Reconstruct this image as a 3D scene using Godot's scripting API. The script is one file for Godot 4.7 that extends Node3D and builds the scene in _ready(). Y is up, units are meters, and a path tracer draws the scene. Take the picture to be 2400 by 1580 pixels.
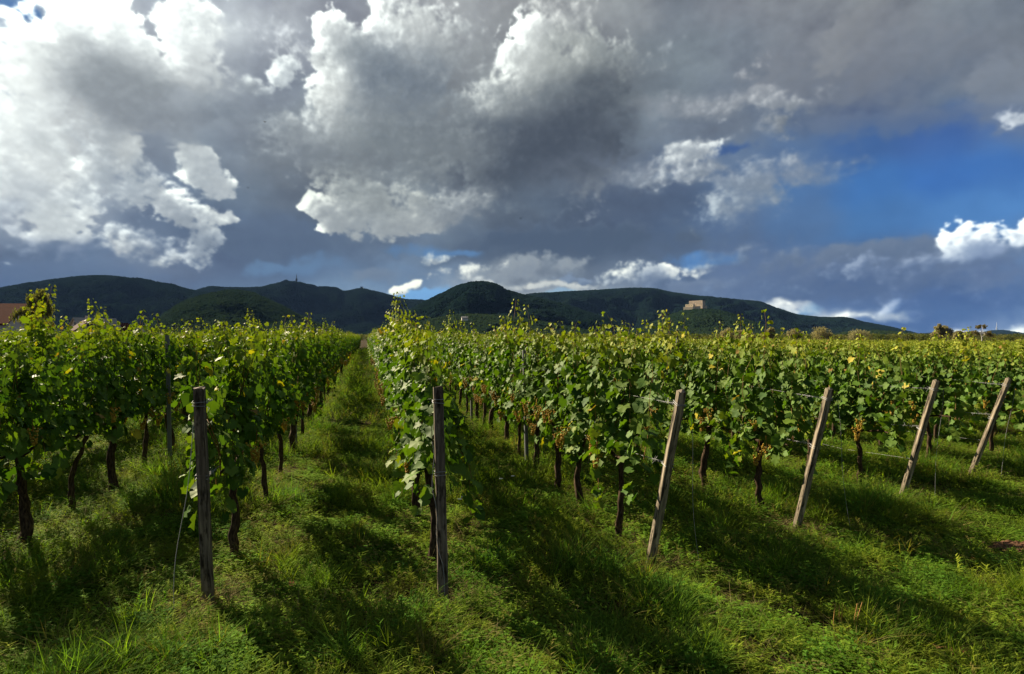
extends Node3D
# A vineyard in low autumn sun before wooded hills. x right, y up, -z away from the camera; metres.

const EYE := 1.8                      # camera height
const FAR_LENS := 1450.0              # focal length in photograph pixels
const ROW := Vector3(-0.2301, 0.0, -0.9732)   # the way the vine rows run
const SIDE := Vector3(0.9732, 0.0, -0.2301)   # across the rows
const EXPOSURE := 2.7

var ground_noise := FastNoiseLite.new()
var patch_noise := FastNoiseLite.new()
var mats := {}
var names := {}
var leaf_shapes := []
var leaf_pool := []
var bunch_meshes := []

func _ready() -> void:
	# ---- camera, sky, sun, exposure
	var cam := Camera3D.new()
	cam.name = "camera"
	add_child(cam)
	cam.position = Vector3(0, EYE, 0)
	cam.fov = 57.16
	cam.near = 0.05
	cam.far = 30000.0
	cam.current = true
	var we := WorldEnvironment.new()
	we.name = "world_environment"
	add_child(we)
	var e := Environment.new()
	e.background_mode = Environment.BG_SKY
	e.tonemap_mode = Environment.TONE_MAPPER_LINEAR
	e.tonemap_exposure = EXPOSURE
	e.background_energy_multiplier = 1.0 / EXPOSURE
	e.sdfgi_enabled = true
	e.ssao_enabled = true
	e.ssil_enabled = true
	var sky := Sky.new()
	sky.sky_material = make_sky()
	e.sky = sky
	we.environment = e
	var sun := DirectionalLight3D.new()
	sun.name = "sun"
	add_child(sun)
	sun.light_energy = 1.6
	sun.light_angular_distance = 0.5
	sun.light_color = Color(1.0, 0.93, 0.80)
	sun.shadow_enabled = true
	sun.rotation_degrees = Vector3(-SUN_UP, 180.0 - SUN_AZ, 0)
	e.fog_enabled = HAZE > 0.0
	e.fog_density = HAZE
	e.fog_light_color = Color(0.52, 0.70, 1.0)
	# ---- the place
	set_noise(ground_noise, FastNoiseLite.TYPE_SIMPLEX_SMOOTH, 0.35, 3, 5)
	set_noise(patch_noise, FastNoiseLite.TYPE_SIMPLEX_SMOOTH, 0.55, 3, 9)
	make_materials()
	build_ground()
	build_hills()
	build_far_things()
	build_vineyard()
	build_posts()
	build_grass()
	build_small_things()

const HAZE := 0.000017

# ------------------------------------------------------------------ helpers
func numbered(called: String) -> String:
	var n: int = names.get(called, -1) + 1
	names[called] = n
	return called if n == 0 else "%s_%03d" % [called, n]

func tag(o: Node, label: String, category: String, group := "", kind := "") -> void:
	o.set_meta("label", label)
	o.set_meta("category", category)
	if group != "":
		o.set_meta("group", group)
	if kind != "":
		o.set_meta("kind", kind)

func thing(called: String, at: Vector3) -> Node3D:
	var o := Node3D.new()
	o.name = numbered(called)
	add_child(o)
	o.position = at
	return o

func put(called: String, mesh: Mesh, mat: Material, parent: Node) -> MeshInstance3D:
	var o := MeshInstance3D.new()
	o.name = numbered(called) if parent == self else called
	o.mesh = mesh
	if mat:
		o.material_override = mat
	parent.add_child(o, true)
	return o

func place(photo_x: float, photo_y: float, depth: float) -> Vector3:
	# a spot of the real place, from the direction it was sighted in and its distance
	return Vector3((photo_x - 1200.0) / FAR_LENS * depth, EYE + (790.0 - photo_y) / FAR_LENS * depth, -depth)

func in_row(p: float, a: float, y := 0.0) -> Vector3:
	var v := SIDE * p + ROW * a
	return Vector3(v.x, ground_at(v.x, v.z) + y, v.z)

func along(p: float, depth: float) -> float:
	return (depth - 0.2301 * p) / 0.9732

func ground_at(x: float, z: float) -> float:
	var d := Vector2(x, z).length()
	return ground_noise.get_noise_2d(x, z) * 0.08 * clampf(1.0 - d / 60.0, 0.0, 1.0) - 0.024 * clampf(x, -3.5, 22.0)  # the field falls a little to the right

func rn(r: RandomNumberGenerator, s := 1.0) -> float:
	return r.randf_range(-s, s)

func rng(sd: int) -> RandomNumberGenerator:
	var r := RandomNumberGenerator.new()
	r.seed = sd
	return r

class Shape:
	var v := PackedVector3Array()
	var n := PackedVector3Array()
	var c := PackedColorArray()
	var t := PackedVector2Array()
	var i := PackedInt32Array()

	func quad(a: Vector3, b: Vector3, cc: Vector3, d: Vector3, col := Color.WHITE, w := 1.0, h := 1.0) -> void:
		# seen from the front, a b cc d run clockwise
		var at := v.size()
		var nn := -(b - a).cross(d - a).normalized()
		for q in [a, b, cc, d]:
			v.append(q)
			n.append(nn)
			c.append(col)
		t.append_array(PackedVector2Array([Vector2(0, h), Vector2(0, 0), Vector2(w, 0), Vector2(w, h)]))
		i.append_array(PackedInt32Array([at, at + 1, at + 2, at, at + 2, at + 3]))

	func tri(a: Vector3, b: Vector3, cc: Vector3, col := Color.WHITE) -> void:
		var at := v.size()
		var nn := -(b - a).cross(cc - a).normalized()
		for q in [a, b, cc]:
			v.append(q)
			n.append(nn)
			c.append(col)
			t.append(Vector2(q.x, q.y))
		i.append_array(PackedInt32Array([at, at + 1, at + 2]))

	func box(lo: Vector3, hi: Vector3, col := Color.WHITE) -> void:
		var p := []
		for k in 8:
			p.append(Vector3(hi.x if k & 1 else lo.x, hi.y if k & 2 else lo.y, hi.z if k & 4 else lo.z))
		var s := hi - lo
		quad(p[4], p[6], p[7], p[5], col, s.x, s.y)
		quad(p[1], p[3], p[2], p[0], col, s.x, s.y)
		quad(p[0], p[2], p[6], p[4], col, s.z, s.y)
		quad(p[5], p[7], p[3], p[1], col, s.z, s.y)
		quad(p[6], p[2], p[3], p[7], col, s.x, s.z)
		quad(p[0], p[4], p[5], p[1], col, s.x, s.z)

	func tube(path: PackedVector3Array, radii: PackedFloat32Array, sides: int, col := Color.WHITE, lump := 0.0, r: RandomNumberGenerator = null) -> void:
		var at := v.size()
		var m := path.size()
		var ref := Vector3(0.31, 0.2, 0.93)
		var run := 0.0
		for k in m:
			var dir := (path[mini(k + 1, m - 1)] - path[maxi(k - 1, 0)]).normalized()
			if absf(dir.dot(ref)) > 0.95:
				ref = Vector3(0.9, 0.1, -0.4)
			var x := dir.cross(ref).normalized()
			var y := dir.cross(x).normalized()
			if k > 0:
				run += path[k].distance_to(path[k - 1])
			for s in sides + 1:
				var a := TAU * (s % sides) / sides
				var out := x * cos(a) + y * sin(a)
				var rad := radii[k] * (1.0 + (r.randf_range(-lump, lump) if r and s < sides else 0.0))
				v.append(path[k] + out * rad)
				n.append(out)
				c.append(col)
				t.append(Vector2(float(s) / sides, run))
			if r and lump > 0.0:
				v[v.size() - 1] = v[v.size() - 1 - sides]
		for k in m - 1:
			for s in sides:
				var q := at + k * (sides + 1) + s
				i.append_array(PackedInt32Array([q, q + sides + 1, q + 1, q + 1, q + sides + 1, q + sides + 2]))
		var cap := v.size()
		v.append(path[m - 1])
		n.append((path[m - 1] - path[m - 2]).normalized())
		c.append(col)
		t.append(Vector2(0.5, run))
		for s in sides:
			var q := at + (m - 1) * (sides + 1) + s
			i.append_array(PackedInt32Array([q, cap, q + 1]))

	func ball(at: Vector3, size: Vector3, fine: int, col: Color, rough: float, r: RandomNumberGenerator) -> void:
		# an icosahedron, split fine times
		var base := v.size()
		var g := (1.0 + sqrt(5.0)) / 2.0
		var pts: Array = [Vector3(-1, g, 0), Vector3(1, g, 0), Vector3(-1, -g, 0), Vector3(1, -g, 0), Vector3(0, -1, g), Vector3(0, 1, g), Vector3(0, -1, -g), Vector3(0, 1, -g), Vector3(g, 0, -1), Vector3(g, 0, 1), Vector3(-g, 0, -1), Vector3(-g, 0, 1)]
		for k in 12:
			pts[k] = pts[k].normalized()
		var f: Array = [0, 11, 5, 0, 5, 1, 0, 1, 7, 0, 7, 10, 0, 10, 11, 1, 5, 9, 5, 11, 4, 11, 10, 2, 10, 7, 6, 7, 1, 8, 3, 9, 4, 3, 4, 2, 3, 2, 6, 3, 6, 8, 3, 8, 9, 4, 9, 5, 2, 4, 11, 6, 2, 10, 8, 6, 7, 9, 8, 1]
		for step in fine:
			var mid := {}
			var nf := []
			for q in range(0, f.size(), 3):
				var m := []
				for k in 3:
					var a: int = f[q + k]
					var b: int = f[q + (k + 1) % 3]
					var key := mini(a, b) * 4096 + maxi(a, b)
					if not mid.has(key):
						mid[key] = pts.size()
						pts.append((pts[a] + pts[b]).normalized())
					m.append(mid[key])
				nf.append_array([f[q], m[0], m[2], f[q + 1], m[1], m[0], f[q + 2], m[2], m[1], m[0], m[1], m[2]])
			f = nf
		for p in pts:
			var k: float = 1.0 + r.randf_range(-rough, rough)
			v.append(at + p * size * k)
			n.append((p / size).normalized())
			c.append(col)
			t.append(Vector2(p.x, p.y))
		for q in range(0, f.size(), 3):
			i.append_array(PackedInt32Array([base + f[q], base + f[q + 2], base + f[q + 1]]))

	func mesh() -> ArrayMesh:
		var a := []
		a.resize(Mesh.ARRAY_MAX)
		a[Mesh.ARRAY_VERTEX] = v
		a[Mesh.ARRAY_NORMAL] = n
		a[Mesh.ARRAY_COLOR] = c
		a[Mesh.ARRAY_TEX_UV] = t
		a[Mesh.ARRAY_INDEX] = i
		var m := ArrayMesh.new()
		m.add_surface_from_arrays(Mesh.PRIMITIVE_TRIANGLES, a)
		return m

func grey(v: float) -> Color:
	return Color(v, v, v).linear_to_srgb()

func paint(r: float, g: float, b: float, rough := 0.8) -> StandardMaterial3D:
	# a plain surface; the colour is given as linear reflectance
	var m := StandardMaterial3D.new()
	m.albedo_color = Color(r, g, b).linear_to_srgb()
	m.roughness = rough
	m.metallic_specular = 0.35
	return m

func tinted(rough: float, spec: float, through := Color.BLACK) -> StandardMaterial3D:
	# takes its colour from the vertices and copies
	var m := StandardMaterial3D.new()
	m.vertex_color_use_as_albedo = true
	m.roughness = rough
	m.metallic_specular = spec
	if through != Color.BLACK:
		m.backlight_enabled = true
		m.backlight = through.linear_to_srgb()
	return m

func noise_image(w: int, h: int, sx: float, sy: float, sd: int, lo: Color, hi: Color, stain := 0.0) -> ImageTexture:
	var n := FastNoiseLite.new()
	set_noise(n, FastNoiseLite.TYPE_SIMPLEX_SMOOTH, 1.0, 5, sd, 0.6)
	var im := Image.create_empty(w, h, false, Image.FORMAT_RGB8)
	for y in h:
		for x in w:
			# wraps round in x
			var a := TAU * x / w
			var k := n.get_noise_3d(cos(a) * sx, sin(a) * sx, y * sy)
			k = clampf(0.5 + k * 0.9, 0.0, 1.0)
			var col := lo.lerp(hi, k)
			if stain > 0.0:
				var q := n.get_noise_3d(cos(a) * 1.1 + 40.0, sin(a) * 1.1, y * sy * 2.0 + 9.0)
				col = col.lerp(Color(0.13, 0.11, 0.09), clampf(q * 3.0 - 0.3, 0.0, 1.0) * stain)
			im.set_pixel(x, y, col)
	return ImageTexture.create_from_image(im)

func make_materials() -> void:
	mats.leaf = tinted(0.58, 0.2, Color(0.55, 0.62, 0.10))
	mats.cane = tinted(0.7, 0.3)
	mats.grape = tinted(0.45, 0.18, Color(0.35, 0.25, 0.06))
	mats.blade = tinted(0.65, 0.08, Color(0.95, 1.0, 0.25))
	mats.tree = tinted(0.75, 0.2, Color(0.7, 0.8, 0.3))
	mats.tree_dry = tinted(0.8, 0.15, Color(1.0, 0.95, 0.6))
	mats.wood_far = tinted(1.0, 0.0)
	var post := StandardMaterial3D.new()
	post.albedo_texture = noise_image(64, 512, 1.6, 0.006, 3, Color(0.27, 0.245, 0.21), Color(0.78, 0.72, 0.63), 0.85)
	post.roughness = 0.85
	post.metallic_specular = 0.25
	post.heightmap_enabled = true
	post.heightmap_scale = 0.5
	post.heightmap_texture = noise_image(64, 512, 2.2, 0.012, 4, Color.BLACK, Color.WHITE)
	mats.post = post
	var shaded_post: StandardMaterial3D = post.duplicate()  # same wood, shade on the two left posts put into a darker colour
	shaded_post.albedo_texture = noise_image(64, 512, 1.6, 0.006, 6, Color(0.25, 0.225, 0.20), Color(0.58, 0.53, 0.47), 0.9)
	mats.post_shaded = shaded_post
	var bark := StandardMaterial3D.new()
	bark.albedo_texture = noise_image(64, 256, 2.0, 0.03, 8, Color(0.13, 0.10, 0.08), Color(0.40, 0.33, 0.26))
	bark.roughness = 0.95
	bark.metallic_specular = 0.2
	bark.uv1_scale = Vector3(1, 2, 1)
	bark.heightmap_enabled = true
	bark.heightmap_scale = 0.6
	bark.heightmap_texture = bark.albedo_texture
	mats.bark = bark
	var steel := paint(0.22, 0.23, 0.245, 0.55)
	steel.metallic = 0.6
	mats.steel = steel
	var wire := paint(0.30, 0.31, 0.32, 0.6)
	wire.metallic = 0.2
	mats.wire = wire
	var soil := StandardMaterial3D.new()
	soil.albedo_texture = noise_image(512, 512, 3.0, 0.03, 14, Color(0.12, 0.10, 0.065), Color(0.27, 0.225, 0.14))
	soil.uv1_triplanar = true
	soil.uv1_world_triplanar = true
	soil.uv1_scale = Vector3(0.5, 0.5, 0.5)
	soil.roughness = 0.95
	soil.metallic_specular = 0.1
	mats.soil = soil

# ------------------------------------------------------------------ ground and hills
func build_ground() -> void:
	var xs := []
	var zs := []
	var x := -16.0
	while x < 20.0:
		xs.append(x)
		x += 0.3
	var step := 0.5
	while x < 5000.0:
		xs.append(x)
		x += step
		step *= 1.35
	x = -16.0
	step = 0.5
	while x > -5000.0:
		x -= step
		step *= 1.35
		xs.push_front(x)
	var z := 6.0
	while z > -34.0:
		zs.append(z)
		z -= 0.3
	step = 0.5
	while z > -8000.0:
		zs.append(z)
		z -= step
		step *= 1.3
	z = 6.0
	step = 0.6
	while z < 1500.0:
		z += step
		step *= 1.5
		zs.push_front(z)
	var s := Shape.new()
	for zz in zs:
		for xx in xs:
			s.v.append(Vector3(xx, ground_at(xx, zz), zz))
			var g := 0.1
			s.n.append(Vector3(ground_at(xx - g, zz) - ground_at(xx + g, zz), 2.0 * g, ground_at(xx, zz - g) - ground_at(xx, zz + g)).normalized())
			s.c.append(Color.WHITE)
			s.t.append(Vector2(xx, zz))
	var w := xs.size()
	for b in zs.size() - 1:
		for a in w - 1:
			var q := b * w + a
			s.i.append_array(PackedInt32Array([q, q + w, q + 1, q + 1, q + w, q + w + 1]))
	var o := put("ground", s.mesh(), mats.soil, self)
	tag(o, "grassy vineyard ground stretching to the foot of the hills", "ground", "", "structure")

# each hill: name, distance, depth of its near slope, outline as sighted (photo x, y)
var hills := []

func hill(what: String, dist: float, slope: float, lumps: float, outline: Array) -> void:
	hills.append({"what": what, "d": dist, "w": slope, "lumps": lumps, "line": outline, "lo": outline[0][0], "hi": outline[-1][0]})

func outline_at(h: Dictionary, px: float) -> float:
	# rise of the ridge over the level line, as a slope; less than nothing beyond its ends
	var l: Array = h.line
	if px <= l[0][0] or px >= l[-1][0]:
		return -1.0
	for k in l.size() - 1:
		if px < l[k + 1][0]:
			var f: float = (px - l[k][0]) / (l[k + 1][0] - l[k][0])
			# a smooth line through the points
			var y0: float = l[maxi(k - 1, 0)][1]
			var y1: float = l[k][1]
			var y2: float = l[k + 1][1]
			var y3: float = l[mini(k + 2, l.size() - 1)][1]
			return (790.0 - cubic_interpolate(y1, y2, lerpf(y1, y0, 0.6), lerpf(y2, y3, 0.6), f)) / FAR_LENS
	return -1.0

var hill_noise := FastNoiseLite.new()

func hill_height(h: Dictionary, u: float, d: float) -> float:
	var rise := outline_at(h, 1200.0 + u * FAR_LENS)
	if rise <= 0.0:
		return -3.0
	var t: float = (d - h.d) / h.w
	if absf(t) >= 1.0:
		return -3.0
	var f := 0.5 + 0.5 * cos(PI * t)
	f = lerpf(f, 1.0 - absf(t), 0.35)
	var n := hill_noise.get_noise_2d(u * h.d * 0.8, d)
	var shaped := clampf(f + n * h.lumps * f * (1.0 - f) * 2.2, 0.0, 1.0)
	return (EYE + h.d * rise - h.get("crown", 7.0)) * shaped - 3.0 * (1.0 - shaped)

func land_height(u: float, d: float) -> Array:
	var best := -3.0
	var which := -1
	for k in hills.size():
		var y := hill_height(hills[k], u, d)
		if y > best:
			best = y
			which = k
	return [best, which]

func build_hills() -> void:
	set_noise(hill_noise, FastNoiseLite.TYPE_SIMPLEX_SMOOTH, 0.0045, 4, 77)
	hill("broad rounded hill at the left edge", 2600.0, 900.0, 0.5, [[-700, 760], [-400, 740], [-150, 702], [0, 673], [60, 663], [130, 652], [190, 646], [250, 644], [330, 652], [390, 664], [450, 678], [560, 700], [700, 740], [800, 785]])
	hill("long ridge carrying the dark mast", 3200.0, 1000.0, 0.6, [[380, 760], [430, 692], [490, 670], [530, 673], [560, 673], [605, 672], [640, 664], [668, 658], [700, 659], [728, 667], [745, 672], [785, 672], [806, 681], [845, 675], [875, 681], [910, 689], [950, 700], [1000, 703], [1100, 720], [1250, 780]])
	hill("low wooded hill before the mast ridge", 1300.0, 420.0, 0.5, [[330, 785], [390, 728], [440, 698], [500, 681], [545, 675], [590, 681], [650, 707], [705, 735], [760, 758], [850, 782]])
	hill("steep round hill in the middle", 1750.0, 520.0, 0.7, [[830, 786], [885, 764], [935, 738], [985, 710], [1030, 686], [1080, 664], [1130, 656], [1160, 661], [1190, 677], [1235, 690], [1300, 705], [1400, 735], [1520, 780]])
	hill("bushy spur at the foot of the round hill", 1150.0, 260.0, 0.6, [[880, 785], [940, 762], [1010, 742], [1090, 731], [1180, 735], [1270, 748], [1360, 765], [1450, 786]])
	hill("long dark ridge on the right", 3000.0, 950.0, 0.5, [[1080, 780], [1180, 705], [1240, 688], [1310, 683], [1400, 678], [1470, 674], [1530, 674], [1580, 684], [1640, 692], [1710, 699], [1780, 705], [1820, 720], [1870, 736], [1930, 742], [1985, 743], [2030, 754], [2080, 763], [2130, 775], [2180, 787]])
	hill("castle hill", 1500.0, 430.0, 0.4, [[1440, 786], [1490, 768], [1535, 747], [1575, 731], [1605, 722], [1640, 719], [1665, 719], [1700, 725], [1750, 744], [1810, 763], [1870, 780], [1900, 787]])
	hill("low green hill behind the round trees", 1200.0, 300.0, 0.5, [[1880, 788], [1940, 781], [2000, 773], [2060, 771], [2120, 776], [2180, 781], [2260, 787]])
	hill("far hill with the pale mast", 5000.0, 1100.0, 0.5, [[2120, 786], [2190, 780], [2250, 779], [2300, 779], [2325, 775], [2350, 774], [2385, 779], [2430, 787], [2500, 775], [2640, 760], [2800, 770], [3000, 784]])
	hills[-1]["crown"] = 6.0
	hills[6]["crown"] = 9.0
	var us := []
	for k in 321:
		us.append(-1.2 + k * 2.45 / 320.0)
	var ds := []
	var d := 800.0
	while d < 6200.0:
		ds.append(d)
		d *= 1.0165
	var s := Shape.new()
	for dd in ds:
		for u in us:
			var y: float = land_height(u, dd)[0]
			s.v.append(Vector3(u * dd, y, -dd))
			s.c.append(Color.WHITE)
			s.t.append(Vector2(u, dd))
	var w := us.size()
	s.n.resize(s.v.size())
	for b in ds.size():
		for a in w:
			var q := b * w + a
			var px := s.v[b * w + mini(a + 1, w - 1)] - s.v[b * w + maxi(a - 1, 0)]
			var pz := s.v[mini(b + 1, ds.size() - 1) * w + a] - s.v[maxi(b - 1, 0) * w + a]
			s.n[q] = px.cross(pz).normalized() * (1.0 if px.cross(pz).y > 0 else -1.0)
	for b in ds.size() - 1:
		for a in w - 1:
			var q := b * w + a
			s.i.append_array(PackedInt32Array([q, q + w, q + 1, q + 1, q + w, q + w + 1]))
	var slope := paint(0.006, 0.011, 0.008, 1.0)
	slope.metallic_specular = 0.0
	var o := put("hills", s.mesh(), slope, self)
	tag(o, "chain of wooded hills along the whole horizon", "hills", "", "structure")
	# the woods on them
	var crowns := []
	var r := rng(5)
	for k in 3:
		var c := Shape.new()
		for q in 4:
			c.ball(Vector3(rn(r, 0.42), rn(r, 0.25) + 0.55, rn(r, 0.42)), Vector3(0.62, 0.55 + 0.2 * k, 0.62) * r.randf_range(0.7, 1.05), 1, Color.WHITE * r.randf_range(0.85, 1.12), 0.12, r)
		for q in c.n.size():
			c.n[q] = (c.n[q] + Vector3(0, 1.8, 0)).normalized()
		crowns.append(c.mesh())
	for k in hills.size():
		var h: Dictionary = hills[k]
		var size: float = [4.9, 5.2, 4.0, 4.2, 3.8, 5.0, 4.0, 4.4, 7.5][k]
		var spacing: float = size * [1.08, 1.12, 1.0, 1.0, 1.05, 1.12, 1.0, 1.0, 1.35][k]
		var wide: float = (minf(h.hi, 2700.0) - maxf(h.lo, -320.0)) / FAR_LENS
		var count := int(wide * h.d * h.w * 1.05 / (spacing * spacing))
		var spots := [[], [], []]
		var tries := 0
		for q in count:
			var u: float = (r.randf_range(maxf(h.lo, -320.0), minf(h.hi, 2700.0)) - 1200.0) / FAR_LENS
			var dd: float = h.d - h.w * (1.0 - pow(r.randf(), 0.9) * 1.06)
			var y := hill_height(h, u, dd)
			if y < 0.0:
				continue
			var over := land_height(u, dd)
			if over[1] != k:
				continue
			if k in [2, 4] and hill_noise.get_noise_2d(u * 3000.0 + 900.0, dd * 1.5) > 0.32 and y < 30.0:
				continue  # clearings and meadows at the foot
			spots[q % 3].append([Vector3(u * dd, y, -dd), dd])
		var wood := thing("hill_forest", Vector3.ZERO)
		tag(wood, "dark forest covering the " + h.what, "forest", "woods on the hills", "stuff")
		for f in 3:
			if spots[f].is_empty():
				continue
			var mm := MultiMesh.new()
			mm.transform_format = MultiMesh.TRANSFORM_3D
			mm.use_colors = true
			mm.mesh = crowns[f]
			mm.instance_count = spots[f].size()
			for q in spots[f].size():
				var at: Vector3 = spots[f][q][0]
				var tall := r.randf_range(0.7, 1.25)
				var b := Basis(Vector3.UP, r.randf() * TAU).scaled(Vector3(size * r.randf_range(0.75, 1.2), size * tall * 0.8, size * r.randf_range(0.75, 1.2)))
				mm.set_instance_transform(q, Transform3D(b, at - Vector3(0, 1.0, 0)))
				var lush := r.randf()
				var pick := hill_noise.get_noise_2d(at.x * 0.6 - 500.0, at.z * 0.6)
				var col := Color(0.0055, 0.0140, 0.0115).lerp(Color(0.0085, 0.0175, 0.012), clampf(lush * 0.7 + pick * 0.6, 0.0, 1.0))  # cloud shadow over the hills is put into these very dark greens
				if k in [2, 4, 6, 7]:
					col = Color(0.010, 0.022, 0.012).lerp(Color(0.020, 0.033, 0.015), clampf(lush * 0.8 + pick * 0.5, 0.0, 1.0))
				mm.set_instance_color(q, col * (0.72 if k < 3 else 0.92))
			var o2 := MultiMeshInstance3D.new()
			o2.name = "tree_crowns"
			o2.multimesh = mm
			o2.material_override = mats.wood_far
			o2.set_meta("kind", "stuff")
			wood.add_child(o2, true)

# ------------------------------------------------------------------ houses, castle, masts, trees beyond the vines
func roof_prism(s: Shape, w: float, d: float, y0: float, y1: float, over: float) -> void:
	# a saddle roof with its ridge along x, a slab 0.2 m thick
	var hw := w / 2.0 + over
	var hd := d / 2.0 + over
	var a := y0 - over * (y1 - y0) / (d / 2.0)
	for sgn in [1.0, -1.0]:
		var e0 := Vector3(-hw * sgn, a, hd * sgn)
		var e1 := Vector3(hw * sgn, a, hd * sgn)
		var r0 := Vector3(-hw * sgn, y1, 0)
		var r1 := Vector3(hw * sgn, y1, 0)
		var up := Vector3(0, 0.22, 0)
		s.quad(e0 + up, r0 + up, r1 + up, e1 + up)
		s.quad(e0, e0 + up, e1 + up, e1)
		s.quad(e1, r1, r0, e0)
		s.quad(e1, e1 + up, r1 + up, r1)
		s.quad(r0, r0 + up, e0 + up, e0)

func house(at: Vector3, turn: float, w: float, d: float, eaves: float, ridge: float, wall: Material, tiles: Material, label: String, chimney_x: float) -> Node3D:
	var t := thing("house", at)
	t.rotation_degrees.y = turn
	var s := Shape.new()
	s.box(Vector3(-w / 2, -0.3, -d / 2), Vector3(w / 2, eaves, d / 2))
	for sg in [1.0, -1.0]:
		var a := Vector3(w / 2 * sg, eaves, d / 2 * sg)
		var b := Vector3(w / 2 * sg, ridge, 0)
		var c := Vector3(w / 2 * sg, eaves, -d / 2 * sg)
		s.tri(a, b, c)
	put("wall", s.mesh(), wall, t)
	var f := Shape.new()
	roof_prism(f, w, d, eaves, ridge, 0.5)
	var rf := put("roof", f.mesh(), tiles, t)
	var ch := Shape.new()
	ch.box(Vector3(chimney_x - 0.4, eaves, -0.4), Vector3(chimney_x + 0.4, ridge + 1.3, 0.4))
	put("chimney", ch.mesh(), wall, rf)
	for sg in [1.0, -1.0]:
		for k in 3:
			var win := Shape.new()
			var cx := -w / 2 + w * (k + 0.5) / 3.0
			win.box(Vector3(cx - 0.55, eaves - 2.1, d / 2 * sg - 0.05), Vector3(cx + 0.55, eaves - 0.7, d / 2 * sg + 0.05))
			put("window", win.mesh(), mats.pane, t)
	for sg in [1.0, -1.0]:
		var win2 := Shape.new()
		win2.box(Vector3(w / 2 * sg - 0.05, eaves + 0.2, -0.6), Vector3(w / 2 * sg + 0.05, eaves + 1.5, 0.6))
		put("window", win2.mesh(), mats.pane, t)
	tag(t, label, "house")
	return t

func leafy_tree(called: String, at: Vector3, tall: float, wide: float, base: float, leaf: float, count: int, lo: Color, hi: Color, bark: Material, label: String, category: String, sd: int, lobes: Array, hang := 0.0) -> Node3D:
	# lobes: centre (shares of width and height) and radii of the crown's masses
	var t := thing(called, at)
	var r := rng(sd)
	var tr := Shape.new()
	var pts := PackedVector3Array()
	var rad := PackedFloat32Array()
	for k in 7:
		pts.append(Vector3(rn(r, 0.012 * tall) if k else 0.0, tall * 0.93 * k / 6.0, rn(r, 0.012 * tall)))
		rad.append(lerpf(0.024, 0.004, k / 6.0) * tall)
	tr.tube(pts, rad, 7)
	for l in lobes:
		for q in 3:
			var from := pts[2 + r.randi() % 3]
			var to := Vector3((l[0] + rn(r, l[2] * 0.6)) * wide, (l[1] + rn(r, l[3] * 0.5)) * tall, rn(r, l[2] * 0.7) * wide)
			tr.tube(PackedVector3Array([from, from.lerp(to, 0.5) + Vector3(0, -0.02 * tall, 0), to]), PackedFloat32Array([0.010 * tall, 0.006 * tall, 0.002 * tall]), 5)
	put("trunk", tr.mesh(), bark, t)
	var c := Shape.new()
	for l in lobes:
		var n := int(count * l[4])
		var clumps := []
		for q in 14:
			var dir := Vector3(rn(r), rn(r), rn(r)).normalized() * pow(r.randf(), 0.4)
			clumps.append(Vector3(l[0] * wide + dir.x * l[2] * wide, l[1] * tall + dir.y * l[3] * tall, dir.z * l[2] * wide))
		for q in n:
			var m: Vector3 = clumps[r.randi() % 14]
			var p: Vector3 = m + Vector3(rn(r), rn(r), rn(r)).normalized() * pow(r.randf(), 0.6) * wide * l[2] * 0.5
			if hang > 0.0:
				p.y -= hang * r.randf() * r.randf() * tall
			if p.y < base * tall:
				continue
			var nn := Vector3(rn(r), r.randf_range(-0.2, 1.0), rn(r)).normalized()
			var a := nn.cross(Vector3(rn(r), rn(r), rn(r))).normalized() * leaf * r.randf_range(0.6, 1.3)
			var b := nn.cross(a) * r.randf_range(0.5, 0.9)
			if hang > 0.0:
				a = Vector3(rn(r, 0.3), -1.0, rn(r, 0.3)).normalized() * leaf * 1.4
				b = a.cross(nn).normalized() * leaf * 0.4
			var col := lo.lerp(hi, r.randf())
			c.tri(p - a * 0.5 - b * 0.5, p + a * 0.6, p + b * 0.6 - a * 0.3, col)
			c.tri(p - a * 0.5 + b * 0.2, p + b * 0.7, p + a * 0.4 - b * 0.5, col)
	put("crown", c.mesh(), mats.tree if called == "willow_tree" else mats.tree_dry, t)
	tag(t, label, category)
	return t

func mast(at: Vector3, tall: float, wide: float, label: String, mat: Material) -> void:
	var t := thing("transmitter_mast", at)
	var s := Shape.new()
	s.tube(PackedVector3Array([Vector3.ZERO, Vector3(0, tall * 0.45, 0)]), PackedFloat32Array([wide * 0.5, wide * 0.42]), 8)
	put("shaft", s.mesh(), mat, t)
	var a := Shape.new()
	a.tube(PackedVector3Array([Vector3(0, tall * 0.45, 0), Vector3(0, tall * 0.75, 0), Vector3(0, tall, 0)]), PackedFloat32Array([wide * 0.24, wide * 0.2, wide * 0.08]), 6)
	put("antenna", a.mesh(), mat, t)
	for k in 3:
		var d := Shape.new()
		var y := tall * (0.28 + 0.085 * k)
		d.tube(PackedVector3Array([Vector3(0, y, 0), Vector3(0, y + tall * 0.025, 0)]), PackedFloat32Array([wide * (1.0 - 0.15 * k), wide * (1.0 - 0.15 * k)]), 8)
		put("platform", d.mesh(), mat, t)
	var b := Shape.new()
	b.box(Vector3(-wide * 1.6, -6, -wide), Vector3(wide * 1.6, tall * 0.1, wide))
	put("base_building", b.mesh(), mat, t)
	tag(t, label, "transmitter mast")

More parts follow.
